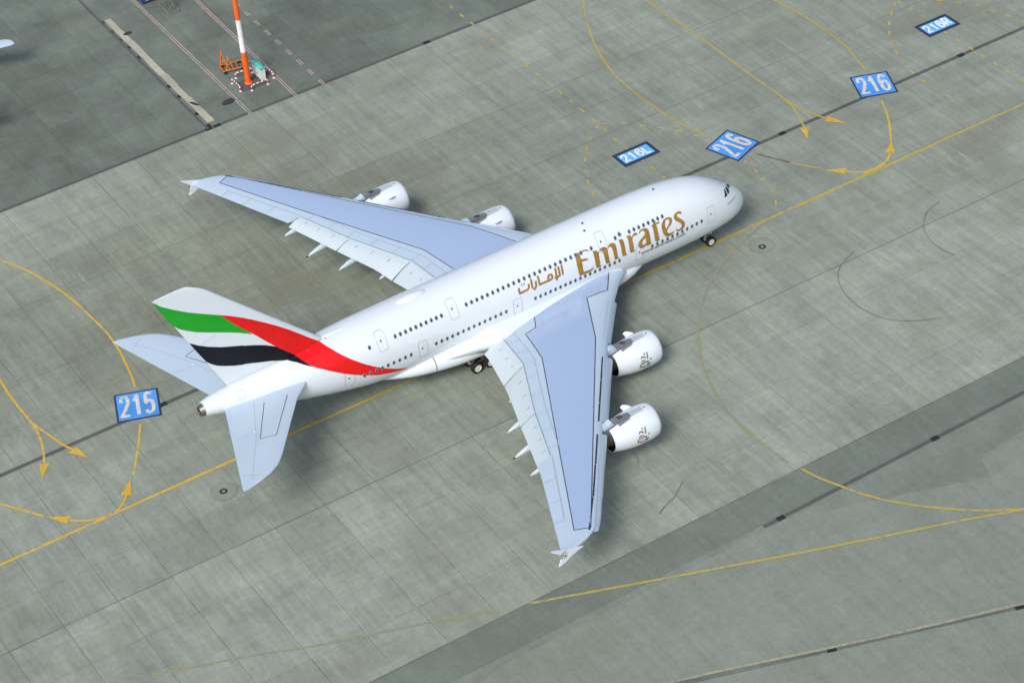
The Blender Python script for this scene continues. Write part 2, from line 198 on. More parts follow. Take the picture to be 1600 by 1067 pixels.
M['disc'] = concrete('pit lid concrete', (.215, .245, .202), slabvar=.02, blotch=.15, scuff=.1)
M['white'] = plain('white aircraft paint', (.67, .745, .815), .22, coat=.6, var=0)
M['wgrey'] = plain('pale grey wing paint', (.43, .545, .66), .3, coat=.3, var=0)
M['wflap'] = plain('flap paint', (.47, .56, .61), .38, coat=.2, var=0)
M['wpanel'] = plain('blue grey wing skin', (.34, .45, .645), .18, coat=.7, var=0)
M['seam'] = plain('dark seam', (.03, .035, .05), .7); M['fine_seam'] = plain('fine panel seam', (.30, .35, .40), .6)
M['dseam'] = plain('door seam', (.36, .40, .44), .6)
M['gold'] = plain('gold lettering', (.30, .17, .04), .35, var=.22, vs=1.2); M['dgold'] = plain('dark gold emblem', (.17, .10, .035), .4)
M['dseam2'] = plain('flap gap shadow line', (.16, .19, .22), .6); M['grey_text'] = plain('grey lettering', (.06, .065, .08), .5)
M['glass'] = plain('cockpit glass', (.004, .010, .022), .06, spec=.8); M['wglass'] = plain('cabin glass', (.055, .075, .10), .2)
M['wframe'] = plain('window frame', (.30, .34, .38), .4)
M['red'] = plain('tail red', (.70, .0025, .004), .35, coat=.2, var=.08, vs=.6); M['green'] = plain('tail green', (.005, .34, .010), .35, coat=.2, var=.08, vs=.6)
M['black'] = plain('tail black', (.003, .004, .008), .4, coat=.1, spec=.25)
M['tyre'] = plain('tyre rubber', (.012, .012, .013), .8); M['rim'] = plain('wheel rim', (.62, .64, .63), .4)
M['metal'] = plain('bare metal', (.22, .21, .20), .4, metal=.8); M['dmetal'] = plain('dark metal', (.055, .055, .06), .45, metal=.4)
M['pgrey'] = plain('pylon grey', (.165, .18, .205), .35); M['plight'] = plain('light pylon panel', (.40, .46, .53), .3)
M['core'] = plain('heat stained nozzle', (.10, .09, .075), .5, metal=.5); M['dark'] = plain('duct interior', (.006, .006, .007), .8); M['strut'] = plain('gear strut', (.16, .16, .16), .5)
M['orange'] = plain('signal orange', (.78, .115, .015), .5, var=.12); M['mwhite'] = plain('mast white', (.74, .76, .76), .5, var=.1)
M['rackor'] = plain('orange steel', (.60, .17, .02), .55, var=.25, vs=3); M['teal'] = plain('turquoise roof', (.09, .48, .43), .5, var=.15)
M['kwall'] = plain('kiosk wall', (.62, .70, .68), .55, var=.08); M['brail'] = plain('barrier red', (.55, .06, .05), .5)
M['bwhite'] = plain('barrier white', (.75, .75, .73), .5); M['cblue'] = plain('container blue', (.03, .06, .22), .5, var=.2)
M['lattice'] = plain('galvanised lattice', (.20, .21, .20), .5, metal=.3)
M['lens'] = plain('pale lamp lens', (.75, .80, .80), .3)
M['ground'] = concrete('wide pavement', (.21, .225, .20))
# ------------------------------------------------------------------ mesh helpers
def tag(o, label=None, cat=None, group=None, kind=None):
    for k, v in (('label', label), ('category', cat), ('group', group), ('kind', kind)):
        if v: o[k] = v
    return o
def link(name, me, parent=None):
    o = bpy.data.objects.new(name, me); COL.objects.link(o)
    if parent: o.parent = parent
    return o
def mk(name, v, f, mats, parent=None, smooth=False, mi=None):
    me = bpy.data.meshes.new(name); me.from_pydata([tuple(q) for q in v], [], f); me.update()
    for m in (mats if isinstance(mats, (list, tuple)) else [mats]): me.materials.append(M[m] if isinstance(m, str) else m)
    if mi: me.polygons.foreach_set('material_index', mi)
    if smooth: me.polygons.foreach_set('use_smooth', [True] * len(me.polygons))
    return link(name, me, parent)
def empty(name, loc=(0, 0, 0), rz=0):
    o = bpy.data.objects.new(name, None); COL.objects.link(o); o.location = loc; o.rotation_euler = (0, 0, rz); return o
class MB:
    def __init__(s): s.v = []; s.f = []; s.m = []
    def add(s, v, f, m=0):
        k = len(s.v); s.v += [tuple(q) for q in v]; s.f += [tuple(i + k for i in q) for q in f]; s.m += [m] * len(f)
    def loft(s, rings, m=0, caps=True, closed=True):
        n = len(rings[0]); v = [q for r in rings for q in r]; f = []
        for i in range(len(rings) - 1):
            for j in range(n if closed else n - 1):
                a = i * n + j; b = i * n + (j + 1) % n; f.append((a, b, b + n, a + n))
        if caps and closed: f.append(tuple(range(n))[::-1]); f.append(tuple(range((len(rings) - 1) * n, len(rings) * n)))
        s.add(v, f, m)
    def box(s, c, d, m=0, rz=0):
        x, y, z = [q / 2 for q in d]; R = Matrix.Rotation(rz, 3, 'Z'); c = Vector(c)
        v = [c + R @ Vector((a * x, b * y, e * z)) for a in (-1, 1) for b in (-1, 1) for e in (-1, 1)]
        s.add(v, [(0, 1, 3, 2), (4, 6, 7, 5), (0, 4, 5, 1), (2, 3, 7, 6), (0, 2, 6, 4), (1, 5, 7, 3)], m)
    def tube(s, pts, r, m=0, n=8, mats=None):
        pts = [Vector(q) for q in pts]; rings = []
        for i, q in enumerate(pts):
            t = (pts[min(i + 1, len(pts) - 1)] - pts[max(i - 1, 0)]).normalized()
            a = t.cross(Vector((0, 0, 1)));  a = a.normalized() if a.length > .05 else Vector((1, 0, 0))
            b = t.cross(a); rr = r[i] if isinstance(r, (list, tuple)) else r
            rings.append([q + (a * math.cos(2 * math.pi * k / n) + b * math.sin(2 * math.pi * k / n)) * rr for k in range(n)])
        if mats is None: s.loft(rings, m)
        else:
            for i in range(len(rings) - 1): s.loft(rings[i:i + 2], mats[i], caps=True)
    def prism(s, poly, y0, y1, m=0):
        """polygon in x,z pushed through y"""
        n = len(poly); v = [(x, y0, z) for x, z in poly] + [(x, y1, z) for x, z in poly]
        s.add(v, [tuple(range(n)), tuple(range(2 * n - 1, n - 1, -1))] + [(i, i + n, (i + 1) % n + n, (i + 1) % n) for i in range(n)], m)
    def build(s, name, mats, parent=None, smooth=False): 
        o = mk(name, s.v, s.f, mats, parent, smooth, s.m)
        bm = bmesh.new(); bm.from_mesh(o.data); bmesh.ops.recalc_face_normals(bm, faces=bm.faces); bm.to_mesh(o.data); bm.free()
        return o
def edge_smooth(o, ang=35):
    o.data.polygons.foreach_set('use_smooth', [True] * len(o.data.polygons))
    bm = bmesh.new(); bm.from_mesh(o.data)
    for e in bm.edges:
        if len(e.link_faces) == 2 and e.calc_face_angle() > math.radians(ang): e.smooth = False
    bm.to_mesh(o.data); bm.free(); return o
def even_odd(loops, x, y):
    c = False
    for L in loops:
        n = len(L)
        for i in range(n):
            (x1, y1), (x2, y2) = L[i], L[(i + 1) % n]
            if (y1 > y) != (y2 > y) and x < (x2 - x1) * (y - y1) / (y2 - y1) + x1: c = not c
    return c
def sheet(name, loops, step, mapf, mat, parent=None, smooth=True):
    """printed or laid-on sheet: fills 2-D loops with small triangles and lays them on a surface"""
    V = []; E = []; R = []
    for L in loops:
        q = []
        for i in range(len(L)):
            a, b = L[i], L[(i + 1) % len(L)]; n = max(1, int(math.dist(a, b) / step + .5))
            q += [(a[0] + (b[0] - a[0]) * k / n, a[1] + (b[1] - a[1]) * k / n) for k in range(n)]
        k0 = len(V); V += q; E += [(k0 + i, k0 + (i + 1) % len(q)) for i in range(len(q))]; R.append(q)
    xs = [v[0] for v in V]; ys = [v[1] for v in V]
    x = min(xs) + step * .37
    while x < max(xs):
        y = min(ys) + step * .31
        while y < max(ys):
            if even_odd(R, x, y): V.append((x, y))
            y += step
        x += step
    r = delaunay_2d_cdt([Vector(v) for v in V], E, [], 0, 1e-5)
    f = [t for t in r[2] if even_odd(R, sum(r[0][i].x for i in t) / 3, sum(r[0][i].y for i in t) / 3)]
    o = mk(name, [mapf(v.x, v.y) for v in r[0]], f, mat, parent, smooth); return o
def ribbon(pts, wd):
    """polyline -> left/right offset points"""
    L = []; R = []
    for i, q in enumerate(pts):
        a = pts[max(i - 1, 0)]; b = pts[min(i + 1, len(pts) - 1)]
        d = Vector((b[0] - a[0], b[1] - a[1])).normalized(); nx, ny = -d.y * wd / 2, d.x * wd / 2
        L.append((q[0] + nx, q[1] + ny)); R.append((q[0] - nx, q[1] - ny))
    return L, R
def smooth_line(pts, sub=4):
    if len(pts) < 3: return pts
    o = []
    for i in range(len(pts) - 1):
        p0 = Vector(pts[max(i - 1, 0)]); p1 = Vector(pts[i]); p2 = Vector(pts[i + 1]); p3 = Vector(pts[min(i + 2, len(pts) - 1)])
        for k in range(sub):
            t = k / sub; q = .5 * ((2 * p1) + (p2 - p0) * t + (2 * p0 - 5 * p1 + 4 * p2 - p3) * t * t + (3 * p1 - p0 - 3 * p2 + p3) * t ** 3); o.append(tuple(q))
    return o + [tuple(pts[-1])]
def strip(mb, pts, wd, mapf, m=0):
    L, R = ribbon(pts, wd); n = len(pts)
    mb.add([mapf(*q) for q in L] + [mapf(*q) for q in R], [(i, i + n, i + n + 1, i + 1) for i in range(n - 1)], m)
def stroke(mb, pts, wd, mapf):
    """brush stroke: one piece per segment and a round joint, each a hair above the last"""
    k = 0
    for a, c in zip(pts, pts[1:]):
        L, Rr = ribbon([a, c], wd); mb.add([mapf(*L[0], k), mapf(*Rr[0], k), mapf(*Rr[1], k), mapf(*L[1], k)], [(0, 1, 2, 3)]); k += 1
    for q in pts[1:-1]:
        mb.add([mapf(q[0] + wd * .5 * math.cos(j * PI / 5), q[1] + wd * .5 * math.sin(j * PI / 5), k) for j in range(10)], [tuple(range(10))]); k += 1
PI = math.pi
def resample(pts, step):
    o = [pts[0]]
    for a, b in zip(pts, pts[1:]):
        n = max(1, int(math.dist(a, b) / step)); o += [tuple(a[j] + (b[j] - a[j]) * k / n for j in range(len(a))) for k in range(1, n + 1)]
    return o
def lathe(prof, n, cx=0, cy=0, cz=0, sgn=-1):
    return [[(cx + sgn * s, cy + r * math.cos(2 * math.pi * k / n), cz + r * math.sin(2 * math.pi * k / n)) for k in range(n)] for s, r in prof]
PI = math.pi
# ================================================================== GROUND
SLOPE = -.0075
CS, SN = math.cos(SLOPE), math.sin(SLOPE)
def gw(x, y): return (x * CS - y * SN, x * SN + y * CS)          # paving frame -> world
def gi(x, y): return (x * CS + y * SN, -x * SN + y * CS)
VIEW = [(-47.7, 106.2), (57.8, 17.5), (-22.3, -74.5), (-101., -15.4)]
VC = (-28, 8)
VIEWB = [(VC[0] + (x - VC[0]) * 1.05, VC[1] + (y - VC[1]) * 1.05) for x, y in VIEW]
ground = mk('ground', [(-3000, -3000, -.12), (3000, -3000, -.12), (3000, 3000, -.12), (-3000, 3000, -.12)], [(0, 1, 2, 3)], 'ground'); tag(ground, kind='structure')
def LANE(y):
    for a, v in ((-25.3, 1.06), (-12.66, 1.04), (-.04, .97), (12.75, .99), (26, .95), (39, .93), (45.6, 1.0), (58.5, 1.05)):
        if y < a: return v
    return 1.0
def pave(name, rows, mat, gap=.04, stuff=True):
    """sealant bed with one slab object per bay in view; bays outside the view are one joined piece"""
    y0, y1 = rows[0], rows[-1]
    q = [gw(-150, y0), gw(110, y0), gw(110, y1), gw(-150, y1)]
    bed = mk(name, [(x, y, -.045) for x, y in q], [(0, 1, 2, 3)], 'joint'); tag(bed, kind='structure')
    meshes = {}; rest = MB()
    SX = 5.977; k0 = int(-150 / SX) - 1; cnt = 0
    for j in range(len(rows) - 1):
        a, b = sorted((rows[j], rows[j + 1])); hgt = b - a - gap
        for i in range(k0, k0 + 45):
            cx = -14.733 + (i + .5) * SX; cy = (a + b) / 2
            cor = [gw(cx + s * SX / 2, cy + t * (b - a) / 2) for s in (-1, 1) for t in (-1, 1)]
            vis = any(even_odd([VIEWB], *c) for c in cor + [gw(cx, cy)])
            wx, wy = gw(cx, cy)
            if vis:
                if j not in meshes:
                    mb = MB(); X, Y = SX / 2 - gap / 2, hgt / 2
                    mb.add([(-X, -Y, -.06), (X, -Y, -.06), (X, Y, -.06), (-X, Y, -.06), (-X, -Y, -.012), (X, -Y, -.012), (X, Y, -.012), (-X, Y, -.012), (-X + .012, -Y + .012, 0), (X - .012, -Y + .012, 0), (X - .012, Y - .012, 0), (-X + .012, Y - .012, 0)],
                           [(0, 1, 5, 4), (1, 2, 6, 5), (2, 3, 7, 6), (3, 0, 4, 7), (4, 5, 9, 8), (5, 6, 10, 9), (6, 7, 11, 10), (7, 4, 8, 11), (8, 9, 10, 11)])
                    o = mb.build('slab', mat, bed); meshes[j] = o.data
                else: o = link('slab', meshes[j], bed)
                lt = LANE(cy); o.color = (lt, lt, lt, 1); o.location = (wx, wy, rnd.uniform(-.002, .001)); o.rotation_euler = (rnd.uniform(-1, 1) * 3e-4, rnd.uniform(-1, 1) * 3e-4, SLOPE); cnt += 1
            elif abs(wx + 28) < 110: rest.box((wx, wy, -.03), (SX - gap, hgt, .058), 0, SLOPE)
    if rest.v: tag(rest.build('slab_field', mat, bed), kind='stuff')
    return bed
apron = pave('apron', [-37.75, -31.6, -25.3, -18.97, -12.66, -6.35, -.04, 6.4, 12.75, 19.4, 26, 32.5, 39, 45.6, 52, 58.35], 'apron')
stand = pave('parking_stand', [58.9, 65.2, 71.6, 77.9, 84.2, 90.5, 96.8, 103.1, 109.4, 115.7], 'apron2')
def quad(name, x0, x1, y0, y1, z, mat, parent):
    return mk(name, [(*gw(x0, y0), z), (*gw(x1, y0), z), (*gw(x1, y1), z), (*gw(x0, y1), z)], [(0, 1, 2, 3)], mat, parent)
shoulder = quad('shoulder', -150, 110, -42.45, -37.78, -.004, 'band', None); tag(shoulder, kind='structure')
taxiway = quad('taxiway', -150, 110, -130, -42.46, -.006, 'taxi', None); tag(taxiway, kind='structure')
LZ = [0.004]
def flat(x, y): return (x, y, LZ[0])
def lay(name, pts, wd, mat, parent=apron, up=.0005):
    LZ[0] += up; mb = MB(); strip(mb, resample(pts, 1.2), wd, flat); return mk(name, mb.v, mb.f, mat, parent)
# taxiway patches, joints
LZ[0] = .0
mk('repair_patch', [(x, y, -.003) for x, y in [(-21.6, -44.6), (-13.6, -47.5), (-5.9, -50.5), (-4.6, -47.5), (2, -47), (24, -52), (24, -75), (-30, -75), (-75, -46), (-60, -43), (-28, -42.9), (-21.2, -43.3)]], [tuple(range(12))[::-1]], 'patch', taxiway)
for k in range(14):
    x = -62 + k * 5.9
    c = Vector((x, -56 - (x + 45) * .353)); d = Vector((-.25, -1)).normalized()
    lay('paving_joint', [tuple(c + d * (1.2 if k % 3 else -5)), tuple(c + d * 16)], .09, 'jointl', taxiway)
for k in range(2):
    lay('paving_joint', [(-70, -53.5 - k * 6 + 25 * .353), (20, -53.5 - k * 6 - 65 * .353)], .09, 'jointl', taxiway)
LZ[0] = .003
# broad joints that read dark in the paving
for y, wd, mt in ((-12.66, .13, 'jointd'), (26, .08, 'jointd'), (39, .08, 'jointd'), (-25.3, .07, 'jointl'), (45.6, .06, 'jointl')):
    lay('joint_seal', [gw(-110, y), gw(70, y)], wd, mt)
lay('edge_joint', [gw(-110, -37.76), gw(70, -37.76)], .14, 'jointd', shoulder)
# drains
def drain(pts, wd, grates, parent, gs=.95, mt='drain'):
    o = lay('drain_channel', pts, wd, mt, parent)
    d = (Vector(pts[-1]) - Vector(pts[0])).normalized(); a = math.atan2(d.y, d.x)
    for e in (-1, 1):
        off = Vector((-d.y, d.x)) * wd * .5 * e
        lay('drain_kerb', [tuple(Vector(q) + off) for q in pts], .07, 'jointd', parent)
    LZ[0] += .001
    for g in grates:
        mb = MB(); gx, gy = g
        t = (Vector(g) - Vector(pts[0])).dot(d); c = Vector(pts[0]) + d * t
        mb.box((c.x, c.y, .004), (gs, wd * 1.25, .03), 0, a)
        for s in range(-3, 4): mb.box((c.x + math.cos(a) * s * gs / 8, c.y + math.sin(a) * s * gs / 8, .024), (gs / 18, wd * 1.1, .012), 0, a)
        mb.build('drain_grate', 'grate', parent)
drain([gw(-150, 12.75), gw(110, 12.75)], .55, D['grates_mid'], apron)
drain([gw(-150, 58.62), gw(110, 58.62)], .55, D['grates_up'], apron)
drain([(-28.7, -42.5), (110, -42.0)], .5, D['grates_br'], taxiway)
drain([(-75, -45.7), (30, -82.7)], .6, D['grates_bot'], taxiway, mt='drainl')
# yellow lines
LZ[0] = .012
lay('centre_line', [(-150, .91), (-56.6, .06)], .34, 'yellow'); lay('centre_line', [(-56.6, .06), (42, -.78), (110, -1.37)], .34, 'yelw')
cl = lay('centre_line', [(-75, .02), (-56.6, -.13), (28, -.87)], .16, 'yelw')
Y = D['yellow']
a_, b_ = Vector(Y['solid'][16][-2]), Vector(Y['solid'][16][-1]); Y['solid'][16].append(tuple(b_ + (b_ - a_).normalized() * 60))
for i, q in enumerate(Y['solid']): lay('lead_line', smooth_line(q) if i < 16 else q, .27 if i < 15 else .30, 'yellow' if i in (4, 5, 6, 8, 9, 10, 11, 12, 13, 14) else 'yelw', taxiway if i > 14 else apron, up=.0014)
for q in Y['olive']: lay('lead_line', q, .3, 'olive')
for i, q in enumerate(Y['faded']): lay('faded_line', smooth_line(q), .26 if i < 2 else .34, 'faded' if i < 2 else 'ypale', apron if i < 2 else taxiway)
def dashes(pts, on, off, wd, mat, name, start=0.3):
    pts = resample(smooth_line(pts), .25); acc = 0; cur = []; lastp = pts[0]; ph = start
    for q in pts:
        ph += math.dist(lastp, q); lastp = q
        if ph % (on + off) < on: cur.append(q)
        else:
            if len(cur) > 1: lay(name, [cur[0], cur[-1]] if len(cur) < 4 else [cur[0], cur[len(cur) // 2], cur[-1]], wd, mat, up=0)
            cur = []
    if len(cur) > 1: lay(name, [cur[0], cur[-1]], wd, mat, up=0)
for i, q in enumerate(Y['dashed']): LZ[0] += .0005; dashes(q, 1.15, 1.25 if i else 1.5, .26, 'yeld', 'dash')
for a, b in Y['arrows']:
    a = Vector(a); b = Vector(b); d = (b - a).normalized(); n = Vector((-d.y, d.x)) * .62; L = max((b - a).length, 2.6); LZ[0] += .0006
    t = a + d * L
    mk('direction_arrow', [flat(*(a + n)), flat(*(a - n)), flat(*t), flat(*(a + d * .15))], [(0, 3, 2), (3, 1, 2)], 'yellow', apron)
# red and white stand lines
for q in (D['red1'], D['red2']):
    for off, mt in ((-.17, 'rwhite'), (0, 'rred'), (.17, 'rwhite')):
        lay('stand_line', [(q[0][0] + off, q[0][1] + 8), (q[1][0] + off, q[1][1])], .09, mt, stand)
for off, mt in ((-.16, 'rwhite'), (0, 'rred'), (.16, 'rwhite')):
    a, b = [Vector(q) for q in D['reddash']]; d = (b - a); L = d.length; d.normalize(); s = -6
    while s < L:
        c = a + d * s; e = c + d * min(1.5, L - s); lay('stand_dash', [(c.x + off, c.y), (e.x + off, e.y)], .09, mt, stand, up=0); s += 3.05
# precast strip by the stand with black covers
a, b = Vector((-38.35, 91.6)), Vector((-38.75, 60.2)); d = (b - a) / 9
for k in range(9):
    c = a + d * (k + .5); mb = MB(); wv = .88 + .05 * (k % 3); mb.box((c.x + rnd.uniform(-.06, .06), c.y, .004), (wv, abs(d.y) - .05, .03), 0, -.0127); mb.build('precast_slab', 'cream', stand)
lay('drain_channel', [(-39.15, 106), (-39.85, 58.9)], .32, 'drain', stand)
for x, y in D['creamdots']:
    mb = MB(); mb.box((x, y, .02), (.5, .75, .03)); mb.box((x, y, .04), (.36, .6, .012)); mb.build('drain_grate', 'grate', stand)
# stains, tyre marks
def blob(name, c, rx, ry, mat, parent, seed, rot=0, n=22):
    r2 = random.Random(seed); LZ[0] += .0006; pts = []
    ks = [r2.uniform(.75, 1.2) for _ in range(n)]
    for k in range(n):
        s = (ks[k] + ks[k - 1] + ks[(k + 1) % n]) / 3; a = 2 * PI * k / n
        x, y = rx * s * math.cos(a), ry * s * math.sin(a); pts.append(flat(c[0] + x * math.cos(rot) - y * math.sin(rot), c[1] + x * math.sin(rot) + y * math.cos(rot)))
    mk(name, pts, [tuple(range(n))], mat, parent)
blob('oil_stain', D['oil'][0], .95, .62, 'oil', stand, 3, .2); blob('oil_stain', D['oil'][1], .6, .4, 'oil', stand, 5, .1)
blob('oil_stain', (-38.55, 65.2), .22, .9, 'oil', stand, 8, .4)
for q in D['skids']: lay('tyre_mark', smooth_line(q), .13, 'rubber')
# round pit lids
for (cx, cy), (ix, iy), lab in ((D['discs'][0], D['discin'][0], 'round concrete pit lid beside the tailplane tip of the jet'), (D['discs'][1], D['discin'][1], 'round concrete pit lid ahead of the nose wheel')):
    n = 40; root = empty('pit_cover', (cx, cy, .006)); tag(root, lab, 'manhole', 'round pit lids in the apron')
    mb = MB()
    def ring(cx_, cy_, r0, r1, z, m=0, hz=.004):
        v = []; f = []
        for k in range(n):
            c, s = math.cos(2 * PI * k / n), math.sin(2 * PI * k / n); v += [(cx_ + r0 * c, cy_ + r0 * s, z), (cx_ + r1 * c, cy_ + r1 * s, z)]
        for k in range(n): a_, b_ = 2 * k, 2 * ((k + 1) % n); f.append((a_, a_ + 1, b_ + 1, b_))
        mb.add(v, f, m)
    def disk(cx_, cy_, r, z, m=0): mb.add([(cx_ + r * math.cos(2 * PI * k / n), cy_ + r * math.sin(2 * PI * k / n), z) for k in range(n)], [tuple(range(n))], m)
    disk(0, 0, 1.42, .022); mb.build('lid', 'disc', root)
    mb = MB(); ring(0, 0, 1.40, 1.46, .026); mb.build('rim_joint', 'joint', root)
    mb = MB(); ring(ix - cx, iy - cy, .20, .44, .036); mb.build('iron_ring', 'grate', root)
    mb = MB(); disk(ix - cx, iy - cy, .20, .034); mb.build('centre_plate', 'jointl', root)
# painted stand numbers
GL = {'2': [[(.08, .74), (.12, .9), (.28, 1), (.56, 1), (.76, .9), (.8, .72), (.7, .54), (.1, .06), (.1, 0), (.88, 0)]], '1': [[(.16, .74), (.36, .84), (.5, 1), (.52, .5), (.52, 0)]],
      '5': [[(.84, 1), (.2, 1), (.14, .52), (.32, .62), (.6, .62), (.82, .5), (.86, .3), (.78, .1), (.55, 0), (.3, 0), (.1, .14)]],
      '6': [[(.84, .82), (.72, .96), (.48, 1), (.24, .92), (.1, .7), (.08, .3), (.2, .06), (.48, -.02), (.74, .06), (.86, .28), (.78, .5), (.55, .6), (.3, .55), (.14, .4)]],
      'L': [[(.12, 1), (.12, 0), (.84, 0)]], 'R': [[(.12, 0), (.12, 1), (.6, 1), (.8, .9), (.82, .72), (.72, .56), (.56, .5), (.2, .5)], [(.5, .46), (.86, 0)]]}
SL = {'215': 'worn blue painted square reading 215 behind the tail', '216': 'worn blue painted square reading 216, upright, right of the nose', '216 ': 'worn blue painted square reading 216, tilted diamond-wise just beyond the nose', '216L': 'light blue painted oblong reading 216L with dark border', '216R': 'light blue painted oblong reading 216R with dark border'}
for key, c in D['stands'].items():
    TLc, TRc, BRc, BLc = [Vector(q) for q in c]; small = key.strip()[-1] in 'LR'
    cen = (TLc + TRc + BRc + BLc) / 4; ux = ((TRc - TLc) + (BRc - BLc)) / 2; uy = ((TLc - BLc) + (TRc - BRc)) / 2
    root = empty('stand_number', (cen.x, cen.y, .07)); tag(root, SL[key], 'ground marking', 'painted stand numbers')
    def R_(u, v, z): q = ux * (u - .5) + uy * (v - .5); return (q.x, q.y, z)
    mk('border', [R_(0, 0, 0), R_(1, 0, 0), R_(1, 1, 0), R_(0, 1, 0)], [(0, 1, 2, 3)], 'navy', root)
    bu, bv = (.085, .17) if small else (.045, .045)
    mk('field', [R_(bu, bv, .004), R_(1 - bu, bv, .004), R_(1 - bu, 1 - bv, .004), R_(bu, 1 - bv, .004)], [(0, 1, 2, 3)], 'lblue' if small else 'blue', root)
    txt = key.strip(); n = len(txt); u0, u1 = (.11, .89) if small else (.10, .92); v0, v1 = (.27, .73) if small else (.17, .85); cw = (u1 - u0) / n
    for k, ch in enumerate(txt):
        mb = MB()
        for li, pl in enumerate(GL[ch]):
            q = [((u0 + cw * (k + .08 + .80 * a)) * ux.length, (v0 + (v1 - v0) * b) * uy.length) for a, b in pl]
            q = smooth_line(q, 3) if ch in '2656R' and len(q) > 3 else q
            stroke(mb, q, .27 if small else .42, lambda a, b, k: R_(a / ux.length, b / uy.length, .008 + li * .02 + k * .0012))
        mk('numeral', mb.v, mb.f, 'numeral2' if small else 'numeral', root)
# ================================================================== STAND EQUIPMENT
mx, my = D['mast'][0]
root = empty('flood_mast', (mx, my, 0)); tag(root, 'tall round mast banded orange and white inside the striped guard rails', 'mast')
H0 = 4.75
for k in range(6):
    z0, z1 = k * H0 + (.25 if k == 0 else 0), (k + 1) * H0; mb = MB(); r0, r1 = .40 - z0 * .006, .40 - z1 * .006
    mb.loft([[(r * math.cos(j * PI / 12), r * math.sin(j * PI / 12), z) for j in range(24)] for r, z in ((r0, z0), (r1, z1))]); edge_smooth(mb.build('band', 'orange' if k % 2 == 0 else 'mwhite', root))
mb = MB(); mb.loft([[(r * math.cos(j * PI / 12), r * math.sin(j * PI / 12), z) for j in range(24)] for r, z in ((.55, 0), (.55, .12), (.44, .25))]); mb.build('foot_flange', 'orange', root)
mb = MB(); mb.box((0, 0, 28.6), (2.6, .5, .25)); mb.build('lamp_frame', 'lattice', root)
for s in (-1, 0, 1): mb = MB(); mb.box((s * .9, -.45, 28.4), (.6, .5, .4)); mb.build('flood_lamp', 'lattice', root)
mb = MB(); mb.box((mx + .2, my - .3, .004), (3.5, 2.6, .03)); pl = mb.build('concrete_plinth', 'drain', stand)
RL = ['left of the mast foot', 'nearest the camera at the mast foot', 'behind the mast beside the orange trestles', 'right of the turquoise roofed cabinet']
for (a, b), lb in zip(D['rails'], RL):
    a = Vector((*a, 0)); b = Vector((*b, 0)); d = b - a; root = empty('guard_rail', ((a + b) / 2)); tag(root, 'low red and white hooped guard rail ' + lb, 'barrier', 'striped guard rails round the mast')
    d = d.normalized() * 2.35 if d.length < 2.2 else d; h = .78
    pts = [Vector((0, 0, 0)) - d / 2 + Vector((0, 0, z)) for z in (0, .2, .55)] + [Vector((0, 0, h - .04)) - d * .47, Vector((0, 0, h)) - d * .43]
    pts += [Vector((0, 0, h)) + d * t for t in (-.3, -.17, -.04, .09, .22, .33)] + [Vector((0, 0, h)) + d * .43, Vector((0, 0, h - .04)) + d * .47] + [d / 2 + Vector((0, 0, z)) for z in (.55, .2, 0)]
    for mt, par in (('bwhite', 0), ('brail', 1)):
        for i in range(len(pts) - 1):
            if (i % 2) == par: mb = MB(); mb.tube(pts[i:i + 2], .085, 0, 8); mb.build('tube_band', mt, root)
    for e in (-d / 2, d / 2): mb = MB(); mb.box((e.x, e.y, .02), (.3, .3, .05)); mb.build('foot_plate', 'bwhite', root)
ka, kb, kc = [Vector((*q, 0)) for q in D['kiosk']]
root = empty('equipment_cabinet', (-28.85, 65.55, 0)); tag(root, 'pale equipment cabinet with turquoise roof beside the orange mast', 'cabinet')
mb = MB(); mb.box((0, 0, .85), (.62, 2.35, 1.7)); mb.build('wall', 'kwall', root)
mb = MB(); mb.prism([(-.42, 1.70), (.42, 1.70), (.42, 1.78), (.05, 1.93), (-.05, 1.93), (-.42, 1.78)], -1.27, 1.27); mb.build('roof', 'teal', root)
for s in (-.6, .55):
    mb = MB(); mb.box((-.315, s, .88), (.02, 1.02, 1.45)); dr = mb.build('door', 'kwall', root); mb = MB(); mb.box((-.335, s + .38, .9), (.03, .06, .2)); mb.build('handle', 'dmetal', dr)
mb = MB(); mb.box((0, 0, .03), (.75, 2.5, .06)); mb.build('base', 'dmetal', root)
# orange trestle trolley
root = empty('trestle_trolley', (-30.9, 69.6, 0), -.22); tag(root, 'orange steel trolley with upright trestles behind the mast', 'trolley')
mb = MB()
for y in (-.85, .85): mb.tube([(-1.25, y, .42), (1.65, y, .42)], .08)
for x in (-1.25, -.25, .75, 1.65): mb.tube([(x, -.85, .42), (x, .85, .42)], .07)
mb.build('frame', 'rackor', root)
for x, y, hh in ((-.95, .45, 2.55), (-.35, -.55, 2.2)):
    mb = MB(); mb.tube([(x - .45, y - .3, .42), (x, y, hh)], .07); mb.tube([(x + .45, y - .3, .42), (x, y, hh)], .07); mb.tube([(x, y + .45, .42), (x, y, hh)], .07); mb.tube([(x - .28, y - .18, 1.2), (x + .28, y - .18, 1.2)], .05); mb.tube([(x, y, hh), (x, y, hh + .35)], .05); mb.build('trestle', 'rackor', root)
for x in (-1.0, 1.3):
    for y in (-.95, .95):
        mb = MB(); mb.loft([[(x + .22 * math.cos(k * PI / 8), y + e, .22 + .22 * math.sin(k * PI / 8)) for k in range(16)] for e in (-.08, .08)]); mb.build('wheel', 'tyre', root)
mb = MB(); mb.tube([(1.65, 0, .42), (2.7, .1, .3)], .06); mb.build('tow_bar', 'rackor', root)
